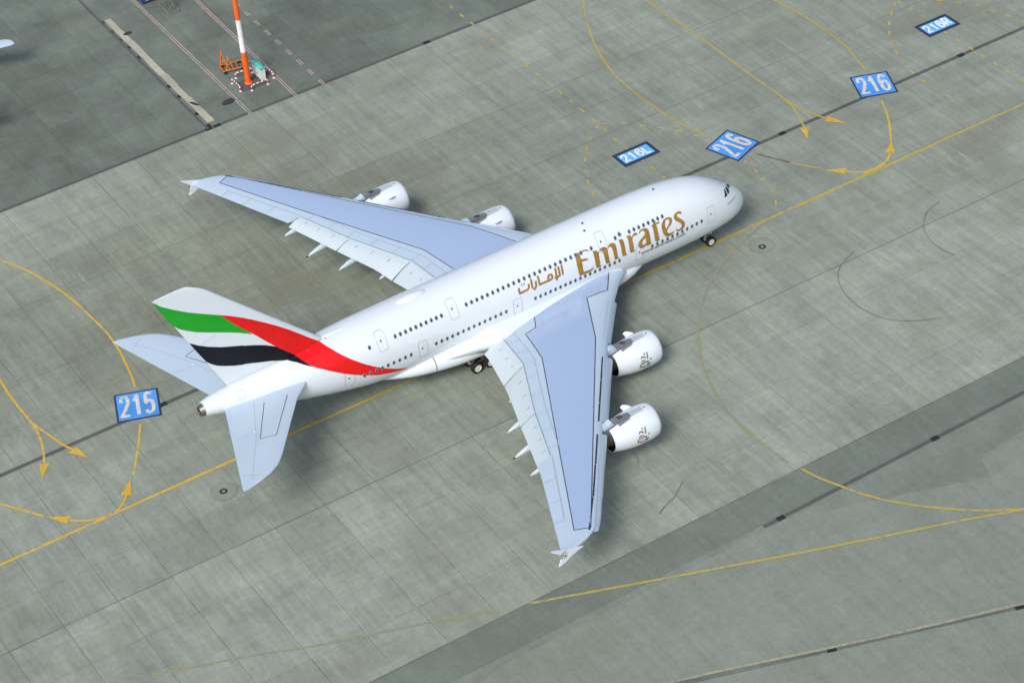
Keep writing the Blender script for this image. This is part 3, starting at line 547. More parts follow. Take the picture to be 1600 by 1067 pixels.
# blue unit and lattice at the top edge
root = empty('ground_power_unit', (-31.9, 92.6, 0), 0); tag(root, 'dark blue equipment container with red and white striped end at the top edge', 'container')
mb = MB(); mb.box((.0, .9, 1.15), (2.3, 3.6, 1.7)); mb.build('body', 'cblue', root)
mb = MB(); mb.box((.0, .9, 2.04), (2.4, 3.7, .08)); mb.build('lid', 'cblue', root)
for k in range(6):
    mb = MB(); mb.box((-.35 + k * .24, -.95, .75), (.235, .06, .38)); mb.build('stripe', 'brail' if k % 2 else 'bwhite', root)
for x in (-.8, .8):
    for y in (-.4, 2.1):
        mb = MB(); mb.loft([[(x + e, y + .3 * math.cos(k * PI / 8), .3 + .3 * math.sin(k * PI / 8)) for k in range(16)] for e in (-.1, .1)]); mb.build('wheel', 'tyre', root)
root = empty('lattice_stand', (-30.2, 88.9, 0), -.02); tag(root, 'grey steel lattice stand on a rectangular base beside the blue container', 'lattice stand')
mb = MB(); q = [(-.9, -1.7), (.6, -1.7), (.6, 1.7), (-.9, 1.7)]
for k in range(4): mb.tube([(*q[k], .12), (*q[(k + 1) % 4], .12)], .09)
mb.build('base_frame', 'lattice', root)
mb = MB(); q = [(-.45, -.9), (.25, -.9), (.25, .7), (-.45, .7)]
for k in range(4):
    mb.tube([(*q[k], .1), (q[k][0] * .5, q[k][1] * .5, 9)], .05)
    for j in range(6):
        a_, b_ = q[k], q[(k + 1) % 4]; s0, s1 = 1 - j * .083, 1 - (j + 1) * .083
        mb.tube([(a_[0] * s0, a_[1] * s0, .1 + j * 1.5), (b_[0] * s1, b_[1] * s1, 1.6 + j * 1.5)], .03, 0, 5); mb.tube([(a_[0] * s0, a_[1] * s0, .1 + j * 1.5), (b_[0] * s0, b_[1] * s0, .1 + j * 1.5)], .03, 0, 5)
mb.build('lattice_column', 'lattice', root)
# ================================================================== THE JET
JET = empty('airliner', (0, 0, 0)); tag(JET, 'white four-engined double-deck airliner with red, green and black striped tail', 'airplane')
# fuselage
def fring(x, n=112):
    h, t, b = fsec(x); zc, r = (t + b) / 2, (t - b) / 2; o = []
    for k in range(n):
        a = 2 * PI * k / n; c, s = math.cos(a), math.sin(a)
        o.append((x, h * math.copysign(abs(c) ** (2 / NE), c), zc + r * math.copysign(abs(s) ** (2 / NE), s)))
    return o
xs = [-(k / 22) ** 2 * 9 for k in range(23)] + [-9 - k * .9 for k in range(1, 67)] + [-69.3]
mb = MB(); mb.loft([fring(x) for x in xs]); FUS = edge_smooth(mb.build('fuselage', 'white', JET), 60)
h, t, b = fsec(-69.3); zc = (t + b) / 2
mb = MB(); mb.loft([[(x, r * .95 * math.cos(2 * PI * k / 24), zc - .12 + r * math.sin(2 * PI * k / 24)) for k in range(24)] for x, r in ((-69.1, .80), (-69.5, .66), (-69.8, .56), (-69.8, .46), (-69.5, .44))], caps=False); mb.build('exhaust_cone', 'metal', JET)
mb = MB(); mb.loft([[(x, .43 * math.cos(2 * PI * k / 16), zc - .12 + .43 * math.sin(2 * PI * k / 16)) for k in range(16)] for x in (-69.4, -69.65)]); mb.build('exhaust_interior', 'dark', JET)
def side(x, z, e=.02):
    y = max(fus_y(x, z), fin_y(x, z))
    return (x, -y - e, z)
def side_p(x, z, e=.02): q = side(x, z, e); return (q[0], -q[1], q[2])
# belly fairing
BS = [(-15.5, 2.4, 2.5, 4.6), (-17.5, 3.2, 2.1, 4.7), (-20, 3.7, 1.9, 4.9), (-24, 4.2, 1.7, 5.1), (-30, 4.5, 1.6, 5.2), (-36, 4.7, 1.6, 5.3), (-40, 4.5, 1.65, 5.2), (-43.6, 3.85, 1.8, 5.0), (-46, 3.2, 2.1, 4.7), (-48.5, 2.2, 2.65, 4.2), (-50.2, 1.2, 3.05, 3.8)]
bf = [pchip([-q[0] for q in BS], [q[k] for q in BS]) for k in (1, 2, 3)]
mb = MB(); rings = []
for k in range(48):
    x = -15.5 - 34.7 * k / 47; hw, zb, zt = [f(-x) for f in bf]; zc, r = (zt + zb) / 2, (zt - zb) / 2
    rings.append([(x, hw * math.copysign(abs(math.cos(2 * PI * j / 44)) ** .82, math.cos(2 * PI * j / 44)), zc + r * math.copysign(abs(math.sin(2 * PI * j / 44)) ** .9, math.sin(2 * PI * j / 44))) for j in range(44)])
mb.loft(rings); BEL = edge_smooth(mb.build('belly_fairing', 'white', JET), 60)
mb = MB(); x = -43.6; hw, zb, zt = [f(43.6) for f in bf]; zc, r = (zt + zb) / 2, (zt - zb) / 2
rr = [[(x + dx, (hw + .012) * math.copysign(abs(math.cos(a)) ** .82, math.cos(a)), zc + (r + .012) * math.copysign(abs(math.sin(a)) ** .9, math.sin(a))) for a in [-PI / 2 + PI * 1.0 * j / 30 + PI for j in range(31)]] for dx in (-.05, .05)]
mb.loft(rr, caps=False, closed=False); mb.build('panel_seam', 'seam', BEL)
# dome on the spine
mb = MB(); mb.loft([[(-43.7 + 1.9 * s, .62 * math.sqrt(max(0, 1 - s * s)) * math.cos(a), 10.78 + .42 * math.sqrt(max(0, 1 - s * s)) * max(0, math.sin(a)) - .1 * (math.sin(a) < 0)) for a in [2 * PI * k / 16 for k in range(16)]] for s in [-.999, -.9, -.7, -.4, 0, .4, .7, .9, .999]]); edge_smooth(mb.build('antenna_dome', 'white', FUS), 60)
for x, y in ((-21.9, -.55), (-22.3, -1.5), (-12, 0)):
    h, t, b = fsec(x); zc, r = (t + b) / 2, (t - b) / 2; z = zc + r * (1 - abs(y / h) ** NE) ** (1 / NE)
    mb = MB(); mb.prism([(-.14, -.03), (.14, -.03), (.02, .22), (-.12, .22)], -.03, .03); o = mb.build('blade_antenna', 'dmetal', FUS); o.location = (x, y, z)
# cabin windows
def oval(rx, rz, y, n=12): return [(rx * math.cos(2 * PI * k / n), y, rz * math.sin(2 * PI * k / n)) for k in range(n)]
mb = MB(); mb.loft([oval(.185, .27, .02), oval(.18, .265, -.022), oval(.14, .215, -.026)], 0, caps=False); mb.loft([oval(.14, .215, -.026), oval(.125, .20, -.010)], 1, caps=False); mb.add(oval(.125, .20, -.010), [tuple(range(12))], 1)
wproto = None
for x0, z0, x1, z1 in D['windows']:
    n = max(1, round(abs(x1 - x0) / .672) + 1) if x1 != x0 else 1
    for k in range(n):
        t = k / max(1, n - 1); x = x0 + (x1 - x0) * t; z = z0 + (z1 - z0) * t
        if wproto is None: o = mb.build('cabin_window', ['wframe', 'wglass'], FUS); wproto = o.data
        else: o = link('cabin_window', wproto, FUS)
        y = fus_y(x, z); dz = (fus_y(x, z - .05) - fus_y(x, z + .05)) / .1; dx = (fus_y(x + .05, z) - fus_y(x - .05, z)) / .1
        o.location = (x, -y - .034, z); o.rotation_euler = (-math.atan(dz), 0, -math.atan(dx))
# doors: rounded outline, peephole pane
def rrect(cx, cz, w_, h_, r=.16, sl=0):
    o = []
    for sx, sz, a0 in ((1, 1, 0), (-1, 1, PI / 2), (-1, -1, PI), (1, -1, 1.5 * PI)):
        for k in range(4): a = a0 + k * PI / 6; o.append((cx + sx * (w_ / 2 - r) + r * math.cos(a), cz + sz * (h_ / 2 - r) + r * math.sin(a)))
    return o
for i, (x, z) in enumerate(D['doors']):
    up = i < 3; w_, h_ = (1.12, 1.95) if up else (1.12, 2.05)
    o = sheet('cabin_door', [rrect(x, z, w_, h_, .2), rrect(x, z, w_ - .10, h_ - .10, .16)], .25, lambda a, b: side(a, b, .024), 'dseam', FUS)
    sheet('door_pane', [rrect(x - .08, z + .12, .17, .24, .07)], .1, lambda a, b: side(a, b, .028), 'wglass', FUS)
    sheet('door_handle', [rrect(x + .1, z + .45, .10, .08, .03)], .1, lambda a, b: side(a, b, .028), 'dseam', FUS)
# cockpit glazing
def nose_x(y, z):
    a, b = -9., -.02
    for _ in range(40):
        c = (a + b) / 2
        if fus_y(c, z) > abs(y): a = c
        else: b = c
    return a
for wv in D['cockpit']:
    q = [(min(v[1], -.07), v[2]) for v in wv]
    for s in (1, -1):
        sheet('cockpit_window', [[(s * a, c) for a, c in q]], .12, lambda a, c: (nose_x(a, c) + .035, a + math.copysign(.02, a), c + .03), 'glass', FUS)
# fuselage lettering
for L in D['letters']: sheet('letter', L, .22, lambda a, b: side(a, b, .02), 'gold', FUS)
for s in D['arabic']:
    mb = MB(); stroke(mb, resample(s, .22), .25, lambda a, b, k: side(a, b, .024 + k * .0006)); mk('script_stroke', mb.v, mb.f, 'gold', FUS)
tc = bpy.data.curves.new('text', 'FONT'); tc.body = 'www.emirates.com'; tc.resolution_u = 2; tc.offset = .012; tc.shear = .15; to = bpy.data.objects.new('text', tc); COL.objects.link(to)
bpy.context.view_layer.update(); dg = bpy.context.evaluated_depsgraph_get(); tm = to.evaluated_get(dg).to_mesh()
vx = [v.co.x for v in tm.vertices]; wd = max(vx) - min(vx); (ax, az), (bx_, bz_) = D['url']; sc = (bx_ - ax) / wd
tv = [side(ax + (v.co.x - min(vx)) * sc, az + (bz_ - az) * (v.co.x - min(vx)) / wd + v.co.y * sc * .95, .02) for v in tm.vertices]; tf = [tuple(q.vertices) for q in tm.polygons]
to.evaluated_get(dg).to_mesh_clear(); bpy.data.objects.remove(to)
mk('web_address', tv, tf, 'grey_text', FUS)
q = [Vector(v) for v in D['nosetext']]
for i in range(14):
    t = i / 13 * 2.999; k = int(t); c = q[k].lerp(q[k + 1], t - k)
    mb = MB(); hh = .05 + .05 * ((i * 7) % 3) / 2; strip(mb, [(c.y - .035, c.z), (c.y + .035, c.z + .03)], hh, lambda a, b: (nose_x(a, b) + .012, a - .012, b + .006)); mk('nose_text', mb.v, mb.f, 'grey_text', FUS)
# fin
def fin_ring(z, n=20, e=0):
    a, b = fin_le(z), fin_te(z); S = [.5 * (1 - math.cos(PI * k / n)) for k in range(n + 1)]
    pos = [(a + (b - a) * s, max(fin_y(a + (b - a) * s, min(max(z, 9.61), 24.09)), .01) + e, z) for s in S]
    return pos + [(x, -y, zz) for x, y, zz in pos[::-1][1:-1]]
mb = MB(); zs = [9.65 + k * .72 for k in range(19)] + [22.9, 23.2, 23.5, 23.75, 23.95]
mb.loft([fin_ring(z) for z in zs]); FIN = edge_smooth(mb.build('tail_fin', 'white', JET), 60)
mb = MB(); mb.loft([[(x, r * math.cos(2 * PI * k / 12), z + r * 1.2 * math.sin(2 * PI * k / 12)) for k in range(12)] for x, r, z in ((-50.6, .05, 10.7), (-52.5, .2, 10.62), (-54.0, .26, 10.6), (-55.5, .22, 10.5))]); edge_smooth(mb.build('dorsal_fairing', 'white', JET), 60)
def side_o(x, z, sg):
    """fin or fuselage skin, pushed out along its own slope"""
    f = lambda a, c: max(fus_y(a, c), fin_y(a, c))
    y = f(x, z); g = min(6, max(-6, (f(x, z - .03) - f(x, z + .03)) / .06)); k = .03 / math.sqrt(1 + g * g)
    return (x, sg * (y + k + .004), z + k * g)
for nm, mt in (('green', 'green'), ('red', 'red'), ('black', 'black')):
    sheet('tail_stripe', [D[nm]], .13, lambda a, b: side_o(a, b, -1), mt, FIN)
    sheet('tail_stripe', [D[nm]], .13, lambda a, b: side_o(a, b, 1), mt, FIN)
def side_line(name, pts, wd, mat, par, e=.026):
    mb = MB(); strip(mb, resample(pts, .4), wd, lambda a, b: side(a, b, e)); return mk(name, mb.v, mb.f, mat, par)
side_line('rudder_seam', [(fin_te(16.8) + 2.8, 16.9), (fin_te(16.2) + .02, 16.2)], .03, 'dseam', FIN)
side_line('panel_seam', [(-53.9, 10.62), (-56.5, 10.9), (-60, 10.75), (-64, 10.35), (-67, 9.95)], .05, 'dseam', FUS)
sheet('access_panel', [rrect(-65.4, 9.1, .9, .8, .1), rrect(-65.4, 9.1, .82, .72, .08)], .2, lambda a, b: side(a, b, .028), 'dseam', FUS)
# lifting surfaces --------------------------------------------------
def PL(T): 
    def f(y):
        if y <= T[0][0]: return T[0][1]
        for (a, b), (c, d) in zip(T, T[1:]):
            if y <= c: return b + (d - b) * (y - a) / (c - a)
        return T[-1][1]
    return f
xle = PL([(0, -16.2), (2.8, -18.0), (3.6, -18.75), (4.9, -20.3), (7.8, -22.95), (13.9, -27.85), (38.3, -45.75), (38.8, -46.35), (39.3, -47.25), (39.65, -48.3), (39.85, -49.4)])
xfull = PL([(0, -39.2), (6.5, -39.2), (12, -40.3), (19.7, -42.8), (26.6, -45.05), (39.85, -50.8)])
xfix = PL([(0, -36.0), (6.46, -36.45), (11.6, -37.3), (19.5, -40.85), (26.6, -43.5)])
zup = pchip([0, 3, 8, 12, 20, 30, 38.5, 40], [5.15, 5.38, 5.85, 6.12, 6.32, 6.64, 6.96, 7.0]); hu = pchip([0, 3.6, 12, 26, 39.9], [1.0, .95, .82, .5, .24])
PU = pchip([0, .01, .04, .1, .2, .35, .55, .75, .9, 1], [-1, -.72, -.42, -.15, -.02, 0, -.08, -.30, -.55, -.78])
PD = pchip([0, .02, .1, .3, .6, .85, 1], [-1, -1.35, -1.8, -2.1, -1.8, -1.2, -.86])
def wz(x, ay):
    a, b = xle(ay), xfull(ay); s = min(1, max(0, (a - x) / (a - b))); return zup(ay) + PU(s) * hu(ay)
def wsec(ay, sgn, xend=None, n=16):
    a, b = xle(ay), xfull(ay); e = 1 if xend is None else (a - xend) / (a - b)
    S = [e * (k / n) ** 1.6 for k in range(n + 1)]
    u = [(a + (b - a) * s, sgn * ay, zup(ay) + PU(s) * hu(ay)) for s in S]; d = [(a + (b - a) * s, sgn * ay, zup(ay) + PD(s) * hu(ay)) for s in S]
    return u + d[::-1][:-1]
fx = PL([(5.0, -38.55), (6.7, -38.7), (12, -40.0), (19.7, -42.75), (26.6, -45.1)]); fz = PL([(5.0, 3.85), (6.7, 3.95), (11.9, 4.15), (14, 4.75), (19.7, 5.12), (26.6, 5.62)])
def stz(ay): return 8.15 + .079 * ay
sle = PL([(0, -56.3), (1.6, -57.5), (3.2, -59.0), (4.45, -60.45), (12.4, -66.55), (13.5, -67.6), (14.2, -68.7), (14.8, -70.3), (15.15, -71.7)]); ste = PL([(0, -67.0), (15.2, -72.42)])
def sz(x, ay):
    a, b = sle(ay), ste(ay); s = min(1, max(0, (a - x) / (a - b))); c = (a - b); return stz(ay) - .1 + .17 * c / 9 * math.sin(PI * min(1, (s ** .55)))
NAC = [(0, 1.62), (.15, 1.78), (.6, 1.92), (1.4, 1.99), (2.6, 1.98), (3.8, 1.86), (4.8, 1.66), (5.6, 1.46)]
nacr = pchip([q[0] for q in NAC], [q[1] for q in NAC])
for sg, sd in ((-1, 'starboard'), (1, 'port')):
    mb = MB()
    mb.loft([wsec(y, sg, xfix(y)) for y in [2.0, 2.8, 3.2, 3.6, 4.0, 4.45, 4.9, 5.4, 5.9, 6.46, 7.1, 7.8, 8.4, 9, 9.7, 10.3, 11, 11.6, 12.4, 13.2, 13.9] + [15 + k * 1.45 for k in range(9)]])
    WI = mb; mb = MB()
    mb.loft([wsec(y, sg) for y in [26.601, 28, 30, 32, 34, 36, 37.4, 38.3, 38.55, 38.8, 39.05, 39.3, 39.5, 39.65, 39.78, 39.85]])
    W = edge_smooth(WI.build('wing', 'wgrey', JET), 40); edge_smooth(mb.build('outer_wing', 'wgrey', W), 40)
    def top(x, y, e=.035): return (x, y, wz(x, abs(y)) + e)
    pan = [(-20.75, 3.45), (-22.8, 6.25), (-25.5, 6.2), (-28.95, 13.1), (-46.5, 38.5), (-48.0, 37.8), (-35.3, 12.35), (-34.2, 7.3), (-32.8, 7.15), (-31.7, 5.2), (-31.6, 3.45)]
    sheet('wing_panel', [[(x, sg * y) for x, y in pan]], .8, top, 'wpanel', W)
    def wline(name, pts, wd, mat, e=.045):
        mb = MB(); strip(mb, resample([(x, sg * y) for x, y in pts], .5), wd, lambda a, b: top(a, b, e)); return mk(name, mb.v, mb.f, mat, W)
    wline('panel_border', pan[:6], .09, 'seam'); wline('panel_border', pan[5:10], .09, 'seam')
    wline('flap_gap', [(xfix(y) + .03, y) for y in (5.3, 6.46, 11.6, 19.5, 26.5)], .06, 'dseam2')
    sp = [(xfix(y) + 1.55 - .012 * y, y) for y in (5.6, 11.6, 19.5, 26.5)]; wline('spoiler_seam', sp, .045, 'fine_seam')
    for y in (7.4, 9.6, 11.75, 14.2, 17.0, 19.9, 22.6, 25.4): wline('spoiler_seam', [(xfix(y) + .04, y), (xfix(y) + 1.5, y + .28)], .04, 'fine_seam')
    ail = [(xfull(y) + 1.75 - .055 * (y - 26), y) for y in (26.7, 31, 35.6)]; wline('aileron_seam', ail, .06, 'fine_seam')
    for y in (29.6, 32.7, 35.6): wline('aileron_seam', [(xfull(y) + .03, y), (xfull(y) + 1.75 - .055 * (y - 26), y + .3)], .06, 'fine_seam')
    # faired body-to-wing junction
    yr = pchip([19, 20.6, 23.4, 25.8, 28.6, 31.65, 34, 36.4, 38.2, 41, 44.5], [3.5, 3.5, 3.62, 4.05, 4.55, 5.25, 5.75, 6.35, 5.6, 4.5, 3.2])
    mb = MB(); rings = []
    for k in range(40):
        x = -19 - 25.5 * k / 39; y2 = yr(-x); z2 = (wz(x, y2) if x > -36.4 else wz(-36.4, 6.35) + (3.6 - wz(-36.4, 6.35)) * ((-36.4 - x) / 8.1) ** .8) + .05
        z0 = min(z2 + .12, 5.42); y0 = fus_y(x, z0) - .03; y1 = y0 + .10 + .25 * (y2 - y0) * (x > -50); z1 = z2 + .12
        cur = [((1 - t) ** 2 * y0 + 2 * t * (1 - t) * y1 + t * t * y2, (1 - t) ** 2 * z0 + 2 * t * (1 - t) * z1 + t * t * z2) for t in [j / 10 for j in range(11)]]
        cur += [(y2 - .08, z2 - .35), (y2 - .5, z2 - 1.3 + .75 * min(1, max(0, (-36.4 - x) / 6))), (2.6, 3.1 - .4 * (x > -38)), (2.2, 3.6)]
        rings.append([(x, sg * a, c) for a, c in cur])
    mb.loft(rings); edge_smooth(mb.build('wing_fillet', 'white', JET), 50)
    # flaps
    for y0, y1 in ((5.6, 11.72), (11.9, 19.48), (19.62, 26.52)):
        mb = MB(); rings = []
        for k in range(7):
            y = y0 + (y1 - y0) * k / 6; xf, zf = xfix(y), wz(xfix(y), y); xt, zt = fx(y), fz(y)
            u = []; d = []
            for j in range(9):
                s = j / 8; x = xf + .35 + (xt - xf - .35) * s; z = zf - .16 + (zt - zf + .16) * s + .22 * math.sin(PI * s ** .8); th = .52 * math.sin(PI * min(1, .12 + .88 * s)) ** .8 * (1 - s) + .03
                u.append((x, sg * y, z)); d.append((x, sg * y, z - th))
            rings.append(u + d[::-1])
        mb.loft(rings); edge_smooth(F := mb.build('flap', 'wflap', W), 50)
        for y in [y0 + (y1 - y0) * k for k in (.25, .55, .82)]:
            xf, zf, xt, zt = xfix(y), wz(xfix(y), y), fx(y), fz(y); s = .42; x = xf + .35 + (xt - xf - .35) * s; z = zf - .16 + (zt - zf + .16) * s + .22 * math.sin(PI * s ** .8)
            mb = MB(); mb.prism([(x + .22, z + .03), (x + .22, z + .09), (x - .22, z - .08), (x - .22, z - .14)], sg * y - .07, sg * y + .07); mb.build('flap_bracket', 'fine_seam', W)
    for yt, xt, zt in ((26.27, -45.83, 4.81), (22.14, -45.16, 3.98), (17.96, -43.47, 3.66), (13.74, -40.6, 3.54)):
        mb = MB(); rings = []
        for s, rw, rh in ((0, .05, .06), (.05, .14, .17), (.15, .25, .30), (.3, .33, .44), (.5, .38, .52), (.75, .36, .46), (.92, .2, .25), (1, .05, .06)):
            x = xt + 6.6 * s; z1_ = zup(yt) - 1.75 * hu(yt); z = zt + (z1_ - zt) * s ** .8; rings.append([(x, sg * yt + rw * math.cos(2 * PI * k / 14), z + rh * math.sin(2 * PI * k / 14)) for k in range(14)])
        mb.loft(rings); edge_smooth(mb.build('flap_track_fairing', 'wflap', W), 60)
        if yt in (22.14,):
            mb = MB(); mb.tube([(xt - .22, sg * yt, zt - .02), (xt + .05, sg * yt, zt)], .07, 0, 8); mb.build('drain_mast', 'dark', W)
    # slats: nose pieces standing a little ahead of and below the wing
    for y0, y1, fw, dr in ((7.9, 10.8, .30, .06), (10.85, 13.8, .30, .06), (16.1, 19.3, .62, .36), (19.36, 22.5, .62, .35), (22.56, 25.0, .62, .34), (26.7, 30.6, .58, .32), (30.66, 34.7, .55, .30), (34.76, 38.7, .5, .28)):
        mb = MB(); rings = []
        for k in range(4):
            y = y0 + (y1 - y0) * k / 3; a = xle(y); c = 1.25 - .006 * y; hh = hu(y)
            sec = []
            for s in (1, .8, .6, .4, .22, .1, .03, 0):
                xx = a - c * s; z = zup(y) + PU(min(1, c * s / (a - xfull(y)))) * hh; sec.append((xx + fw, sg * y, z - dr * (.35 + .65 * (1 - s)) - .35 * (1 - s) * hh))
            low = [(a - c * .05 + fw, sg * y, zup(y) - 1.45 * hh - dr), (a - c * .4 + fw, sg * y, zup(y) - 1.25 * hh - dr), (a - c + fw, sg * y, zup(y) + (PU(c / (a - xfull(y))) - .12) * hh - dr)]
            rings.append(sec + low)
        mb.loft(rings); edge_smooth(mb.build('slat', 'wgrey', W), 50)
        if fw > .4:
            mb = MB(); strip(mb, resample([(xle(y) - 1.25 + .006 * y + fw - .07, sg * y) for y in (y0, y1)], .5), .17, lambda a_, b_: top(a_, b_, .03)); mk('slat_gap_shade', mb.v, mb.f, 'seam', W)  # dark strip on the skin paints the shade of the open slat gap
            for k in range(1, 5):
                y = y0 + (y1 - y0) * k / 5; mb = MB(); mb.box((xle(y) - 1.2 + fw, sg * y, wz(xle(y) - 1.2 + fw, y) + .0), (.2, .05, .07)); mb.build('slat_track', 'dmetal', W)
    # wingtip fence
    fp = [(-48.3, 6.55), (-49.3, 6.85), (-50.6, 7.32), (-51.6, 7.72), (-51.98, 7.82), (-51.9, 7.68), (-51.2, 7.1), (-50.85, 6.75), (-50.85, 6.5), (-51.0, 6.0), (-51.22, 5.5), (-50.95, 5.48), (-50.4, 5.72), (-49.7, 6.15), (-49.0, 6.4)]
    mb = MB(); mb.prism(fp, sg * 39.78, sg * 39.92); FE = mb.build('wingtip_fence', 'white', W)
    for s in D['emblem']:
        mb = MB(); stroke(mb, [(-51.05 + 1.0 * (3.2 - a) * .62, 6.62 + b * .95) for a, b in s], .08, lambda x, z, k: (x, sg * (39.935 + .001 * k), z)); mk('emblem_stroke', mb.v, mb.f, 'dgold', W)
    # engines
    for ye, zc, xl in ((14.8, 3.2, -22.65), (25.7, 4.07, -30.4)):
        y = sg * ye; mb = MB()
        prof = [(5.6, 1.40), (5.6, 1.46)] + [(s, nacr(s)) for s in (5.2, 4.8, 4.3, 3.8, 3.2, 2.6, 2, 1.4, 1, .6, .35, .15, .05)] + [(0, 1.62), (.0, 1.56), (.12, 1.48), (.5, 1.42), (1.3, 1.46), (1.5, 1.46)]
        mb.loft(lathe(prof, 48, xl, y, zc), caps=False); EN = edge_smooth(mb.build('engine_cowl', 'white', JET), 50)
        mb = MB(); mb.loft(lathe([(1.35, 1.47), (1.42, .3)], 40, xl, y, zc), caps=True); mb.build('fan', 'dmetal', EN)
        mb = MB(); mb.loft(lathe([(.55, .02), (.8, .22), (1.4, .42)], 20, xl, y, zc)); edge_smooth(mb.build('spinner', 'dmetal', EN), 60)
        mb = MB(); mb.loft(lathe([(5.59, 1.41), (4.4, 1.42), (4.2, .9)], 40, xl, y, zc), caps=False); mb.build('fan_duct', 'dark', EN)
        mb = MB(); mb.loft(lathe([(4.1, .95), (5.4, .82), (6.4, .6), (6.4, .52), (6.2, .5)], 32, xl, y, zc), caps=False); edge_smooth(mb.build('core_nozzle', 'core', EN), 60)
        mb = MB(); mb.loft(lathe([(6.3, .5), (7.0, .36), (7.7, .05)], 20, xl, y, zc)); edge_smooth(mb.build('exhaust_plug', 'dmetal', EN), 60)
        wzl = wz(xle(ye), ye) - zc
        mb = MB(); mb.prism([(xl - s, zc + h_) for s, h_ in ((2.6, 1.9), (3.0, 2.06), (3.6, 2.14), (4.8, 2.2), (5.9, wzl + .05), (6.3, wzl - .15), (9.5, 1.1), (8.6, .75), (5.5, .7), (3.4, 1.2))], y - .34, y + .34); mb.build('pylon', 'pgrey', EN)
        # flush panel on the crown, slots in the pylon
        def crown(a, b, e=.015): r = nacr(a) + e; return (xl - a, y + r * math.sin(b), zc + r * math.cos(b))
        sheet('crown_panel', [[(1.25, -.16), (3.05, -.22), (3.05, .22), (1.25, .16)]], .12, crown, 'plight', EN)
        sheet('crown_mark', [[(.88, -.05), (1.06, -.05), (1.06, .05), (.88, .05)]], .1, lambda a, b: crown(a, b, .018), 'grey_text', EN)
        sheet('side_fairing', [[(3.06, -.30), (4.5, -.40), (4.5, .40), (3.06, .30)]], .12, lambda a, b: crown(a, b, .02), 'pgrey', EN)
        for k in (0, 1):
            mb = MB(); mb.box((xl - 4.0 - k * .1, y - .12 + k * .26, zc + 2.2), (.55, .1, .06)); mb.build('vent', 'dark', EN)
        mb = MB(); mb.prism([(xl - 5.0, zc + 1.9), (xl - 5.2, zc + 2.3), (xl - 5.7, wzl + zc + .12), (xl - 6.4, wzl + zc + .02), (xl - 6.2, zc + 1.6)], y - .37, y + .37); mb.build('pylon_root', 'wgrey', EN)
        a0 = math.radians(42); c, s_ = math.cos(a0), math.sin(a0); mb = MB()
        for e in (-1,):
            q = [(1.55, 0), (2.6, .0), (2.75, .52), (2.35, .6), (1.9, .35)]
            v = []
            for th in (-.03, .03):
                for a, d in q: r = nacr(a) - .02 + d; v.append((xl - a, y - sg * (r * c) + th * s_, zc + r * s_ + th * c))
            n = len(q); mb.add(v, [tuple(range(n)), tuple(range(2 * n - 1, n - 1, -1))] + [(i, i + n, (i + 1) % n + n, (i + 1) % n) for i in range(n)])
        mb.build('strake', 'white', EN)
        for s in D['emblem']:
            mb = MB(); stroke(mb, resample([(a, b * 1.99) for a, b in s], .25), .145, lambda a, b, k: (xl - a, y + sg * (nacr(a) + .022 + .0008 * k) * math.cos(b / 1.99), zc + (nacr(a) + .022 + .0008 * k) * math.sin(b / 1.99))); mk('emblem_stroke', mb.v, mb.f, 'dgold', EN)
    # tailplane
    mb = MB(); rings = []
    for ay in [.6, 1.6, 2.4, 3.2, 4.45, 6, 8, 10, 12.4, 13, 13.5, 13.9, 14.2, 14.5, 14.8, 15, 15.15]:
        a, b = sle(ay), ste(ay); S = [(k / 14) ** 1.5 for k in range(15)]
        u = [(a + (b - a) * s, sg * ay, sz(a + (b - a) * s, ay)) for s in S]; c = (a - b); d = [(a + (b - a) * s, sg * ay, stz(ay) - .1 - .5 * c / 9 * math.sin(PI * s ** .55) * .9 - .02) for s in S]
        rings.append(u + d[::-1][:-1])
    mb.loft(rings); T = edge_smooth(mb.build('tailplane', 'wgrey', JET), 45)
    def ttop(x, y, e=.014): return (x, y, sz(x, abs(y)) + e)
    tp = [(-61.2, 3.6), (-65.4, 9.05), (-67.0, 8.5), (-63.7, 3.1)]
    for a_, b_ in ((0, 1), (1, 2), (2, 3)):
        mb = MB(); strip(mb, resample([(tp[a_][0], sg * tp[a_][1]), (tp[b_][0], sg * tp[b_][1])], .5), .07, ttop); mk('panel_border', mb.v, mb.f, 'seam', T)
    for q in ([(-69.6, 14.0), (-71.2, 12.8)], [(-66.9, 6.8), (-69.3, 6.9)], [(-64.6, 2.4), (-67.2, 8.0), (-70.8, 14.0)]):
        mb = MB(); strip(mb, resample([(a_, sg * b_) for a_, b_ in q], .5), .04, ttop); mk('elevator_seam', mb.v, mb.f, 'fine_seam', T)
    mb = MB(); mb.loft([[(-66.9 + .12 * math.cos(2 * PI * k / 10), sg * 7.0 + .12 * math.sin(2 * PI * k / 10), sz(-66.9, 7) + z) for k in range(10)] for z in (-.01, .03)]); mb.build('rivet_cap', 'white', T)
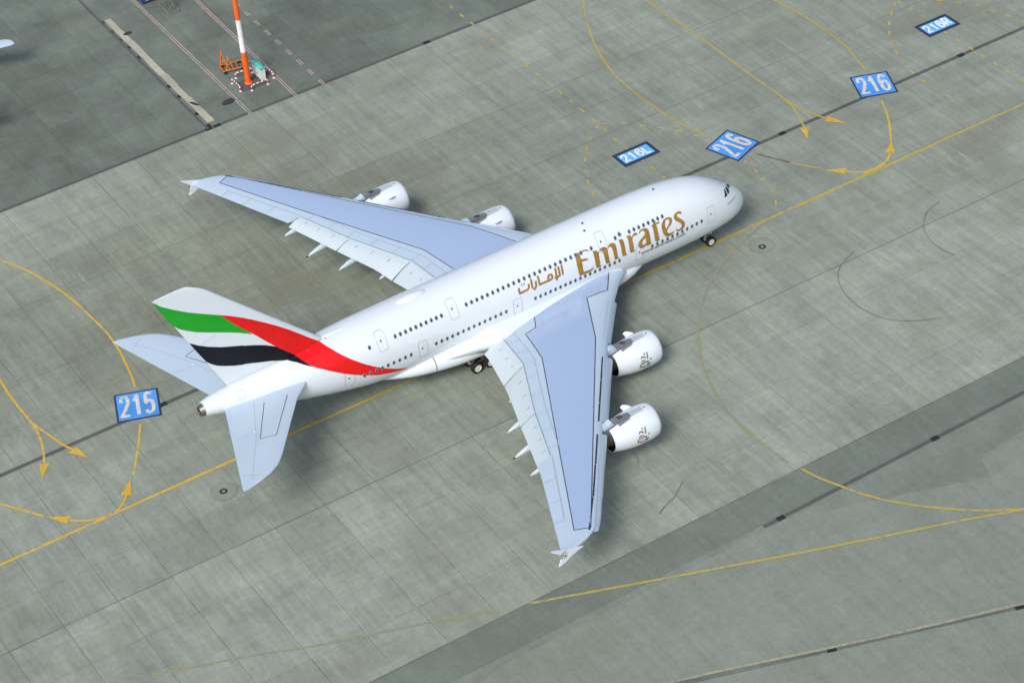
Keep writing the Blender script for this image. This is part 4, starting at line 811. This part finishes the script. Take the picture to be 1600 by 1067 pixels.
# landing gear
def wheel(parent, x, y, r, wd, sg):
    mb = MB(); n = 28
    prof = [(-.5, .62), (-.5, .86), (-.38, .97), (-.15, 1.0), (.15, 1.0), (.38, .97), (.5, .86), (.5, .62)]
    mb.loft([[(x + r * q * math.cos(2 * PI * k / n), y + wd * e, r + r * q * math.sin(2 * PI * k / n)) for k in range(n)] for e, q in prof], caps=False); t = edge_smooth(mb.build('tyre', 'tyre', parent), 40)
    mb = MB(); mb.loft([[(x + r * q * math.cos(2 * PI * k / n), y + wd * e, r + r * q * math.sin(2 * PI * k / n)) for k in range(n)] for e, q in ((-.40, .1), (-.42, .3), (-.34, .5), (-.45, .63), (.45, .63), (.34, .5), (.42, .3), (.40, .1))]); edge_smooth(mb.build('wheel_rim', 'rim', parent), 30)
mb = MB(); mb.tube([(-4.93, 0, .6), (-4.6, 0, 2.7)], .16); mb.tube([(-4.93, -.6, .62), (-4.93, .6, .62)], .1); mb.tube([(-4.8, 0, 1.3), (-6.3, 0, 2.6)], .09); NG = mb.build('nose_gear', 'strut', JET)
for y in (-.52, .52): wheel(NG, -4.93, y, .63, .44, y)
for y in (-.55, .55):
    mb = MB(); mb.prism([(-3.2, 2.75), (-5.2, 2.7), (-5.1, 2.1), (-3.4, 2.2)], y - .03, y + .03); mb.build('gear_door', 'white', NG)
mb = MB(); mb.tube([(-4.75, -.05, 1.55), (-4.6, -.3, 1.6)], .13); mb.build('taxi_light', 'lens', NG)
for sg in (-1, 1):
    for yc, axl, xs_, hw_ in ((2.72, (-38.55, -36.85, -35.15), -36.85, .78), (6.2, (-34.4, -32.7), -33.5, .68)):
        mb = MB(); mb.tube([(axl[0], sg * yc, .72), (axl[-1], sg * yc, .72)], .17); mb.tube([(xs_, sg * yc, .72), (xs_ + .3, sg * yc * .97, 3.4)], .24); mb.tube([(xs_, sg * yc, 1.4), (xs_ + 1.9, sg * (yc - .8), 3.2)], .1)
        for a in axl: mb.tube([(a, sg * yc - hw_, .72), (a, sg * yc + hw_, .72)], .12)
        G_ = mb.build('main_gear', 'strut', JET)
        for a in axl:
            for e in (-1, 1): wheel(G_, a, sg * yc + e * hw_, .72, .52, e)
        if yc > 5: mb = MB(); mb.prism([(axl[0] - .4, 2.4), (axl[-1] + .6, 2.4), (axl[-1] + .4, 1.55), (axl[0] - .2, 1.6)], sg * (yc + .9) - .03, sg * (yc + .9) + .03); mb.build('gear_door', 'wflap', G_)
# ================================================================== NEIGHBOUR JET (only a wing tip reaches the picture)
NB = empty('airliner', (-68.4, 92.0, 0), PI / 2); tag(NB, 'neighbouring airliner of which only a pale wing tip shows at the left edge', 'airplane')
mb = MB(); mb.loft([[(x, r * math.cos(2 * PI * k / 28), 4.0 + dz + r * math.sin(2 * PI * k / 28)) for k in range(28)] for x, r, dz in ((18, .1, -.5), (17.4, .8, -.4), (16, 1.5, -.15), (14, 1.9, 0), (11, 2.0, 0), (-8, 2.0, 0), (-12, 1.7, .3), (-16, .9, .8), (-19, .3, 1.2))]); edge_smooth(mb.build('fuselage', 'white', NB), 60)
for sg in (1, -1):
    mb = MB(); rings = []
    for ay, a, c, z in ((1.5, 5.0, 6.5, 3.3), (6, 1.9, 4.0, 3.7), (14.6, -3.55, 1.9, 4.6), (15.0, -4.1, 1.35, 4.66), (15.12, -4.7, .75, 4.68)):
        u = [(a - c * s, sg * ay, z + .09 * c * math.sin(PI * s ** .6)) for s in (0, .02, .08, .2, .4, .6, .8, 1)]; rings.append(u + [(x, y, z - .04 * c * math.sin(PI * s)) for (x, y, _), s in zip(u[::-1][1:-1], (.8, .6, .4, .2, .08, .02))])
    mb.loft(rings); edge_smooth(mb.build('wing', 'wgrey', NB), 45)
    mb = MB(); mb.loft(lathe([(0, 1.0), (.3, 1.15), (2, 1.15), (3.6, .8)], 28, 5.2, sg * 5.2, 2.0)); edge_smooth(mb.build('engine_cowl', 'white', NB), 50)
    mb = MB(); mb.loft([[(x, sg * y, z), (x - c, sg * y, z), (x - c * .4, sg * y, z + .15)] for y, x, c, z in ((.8, -13.5, 4, 5), (6, -17, 1.6, 5.5))]); mb.build('tailplane', 'wgrey', NB)
mb = MB(); mb.prism([(-11, 5.8), (-16, 11.5), (-18.5, 11.5), (-17, 5.2)], -.15, .15); mb.build('tail_fin', 'white', NB)
for x, y in ((13, 0), (-1, 3), (-1, -3)):
    mb = MB(); mb.tube([(x, y, .5), (x, y, 3)], .12); g_ = mb.build('landing_gear', 'strut', NB)
    for e in (-.35, .35): wheel(g_, x, y + e, .55, .35, 1)
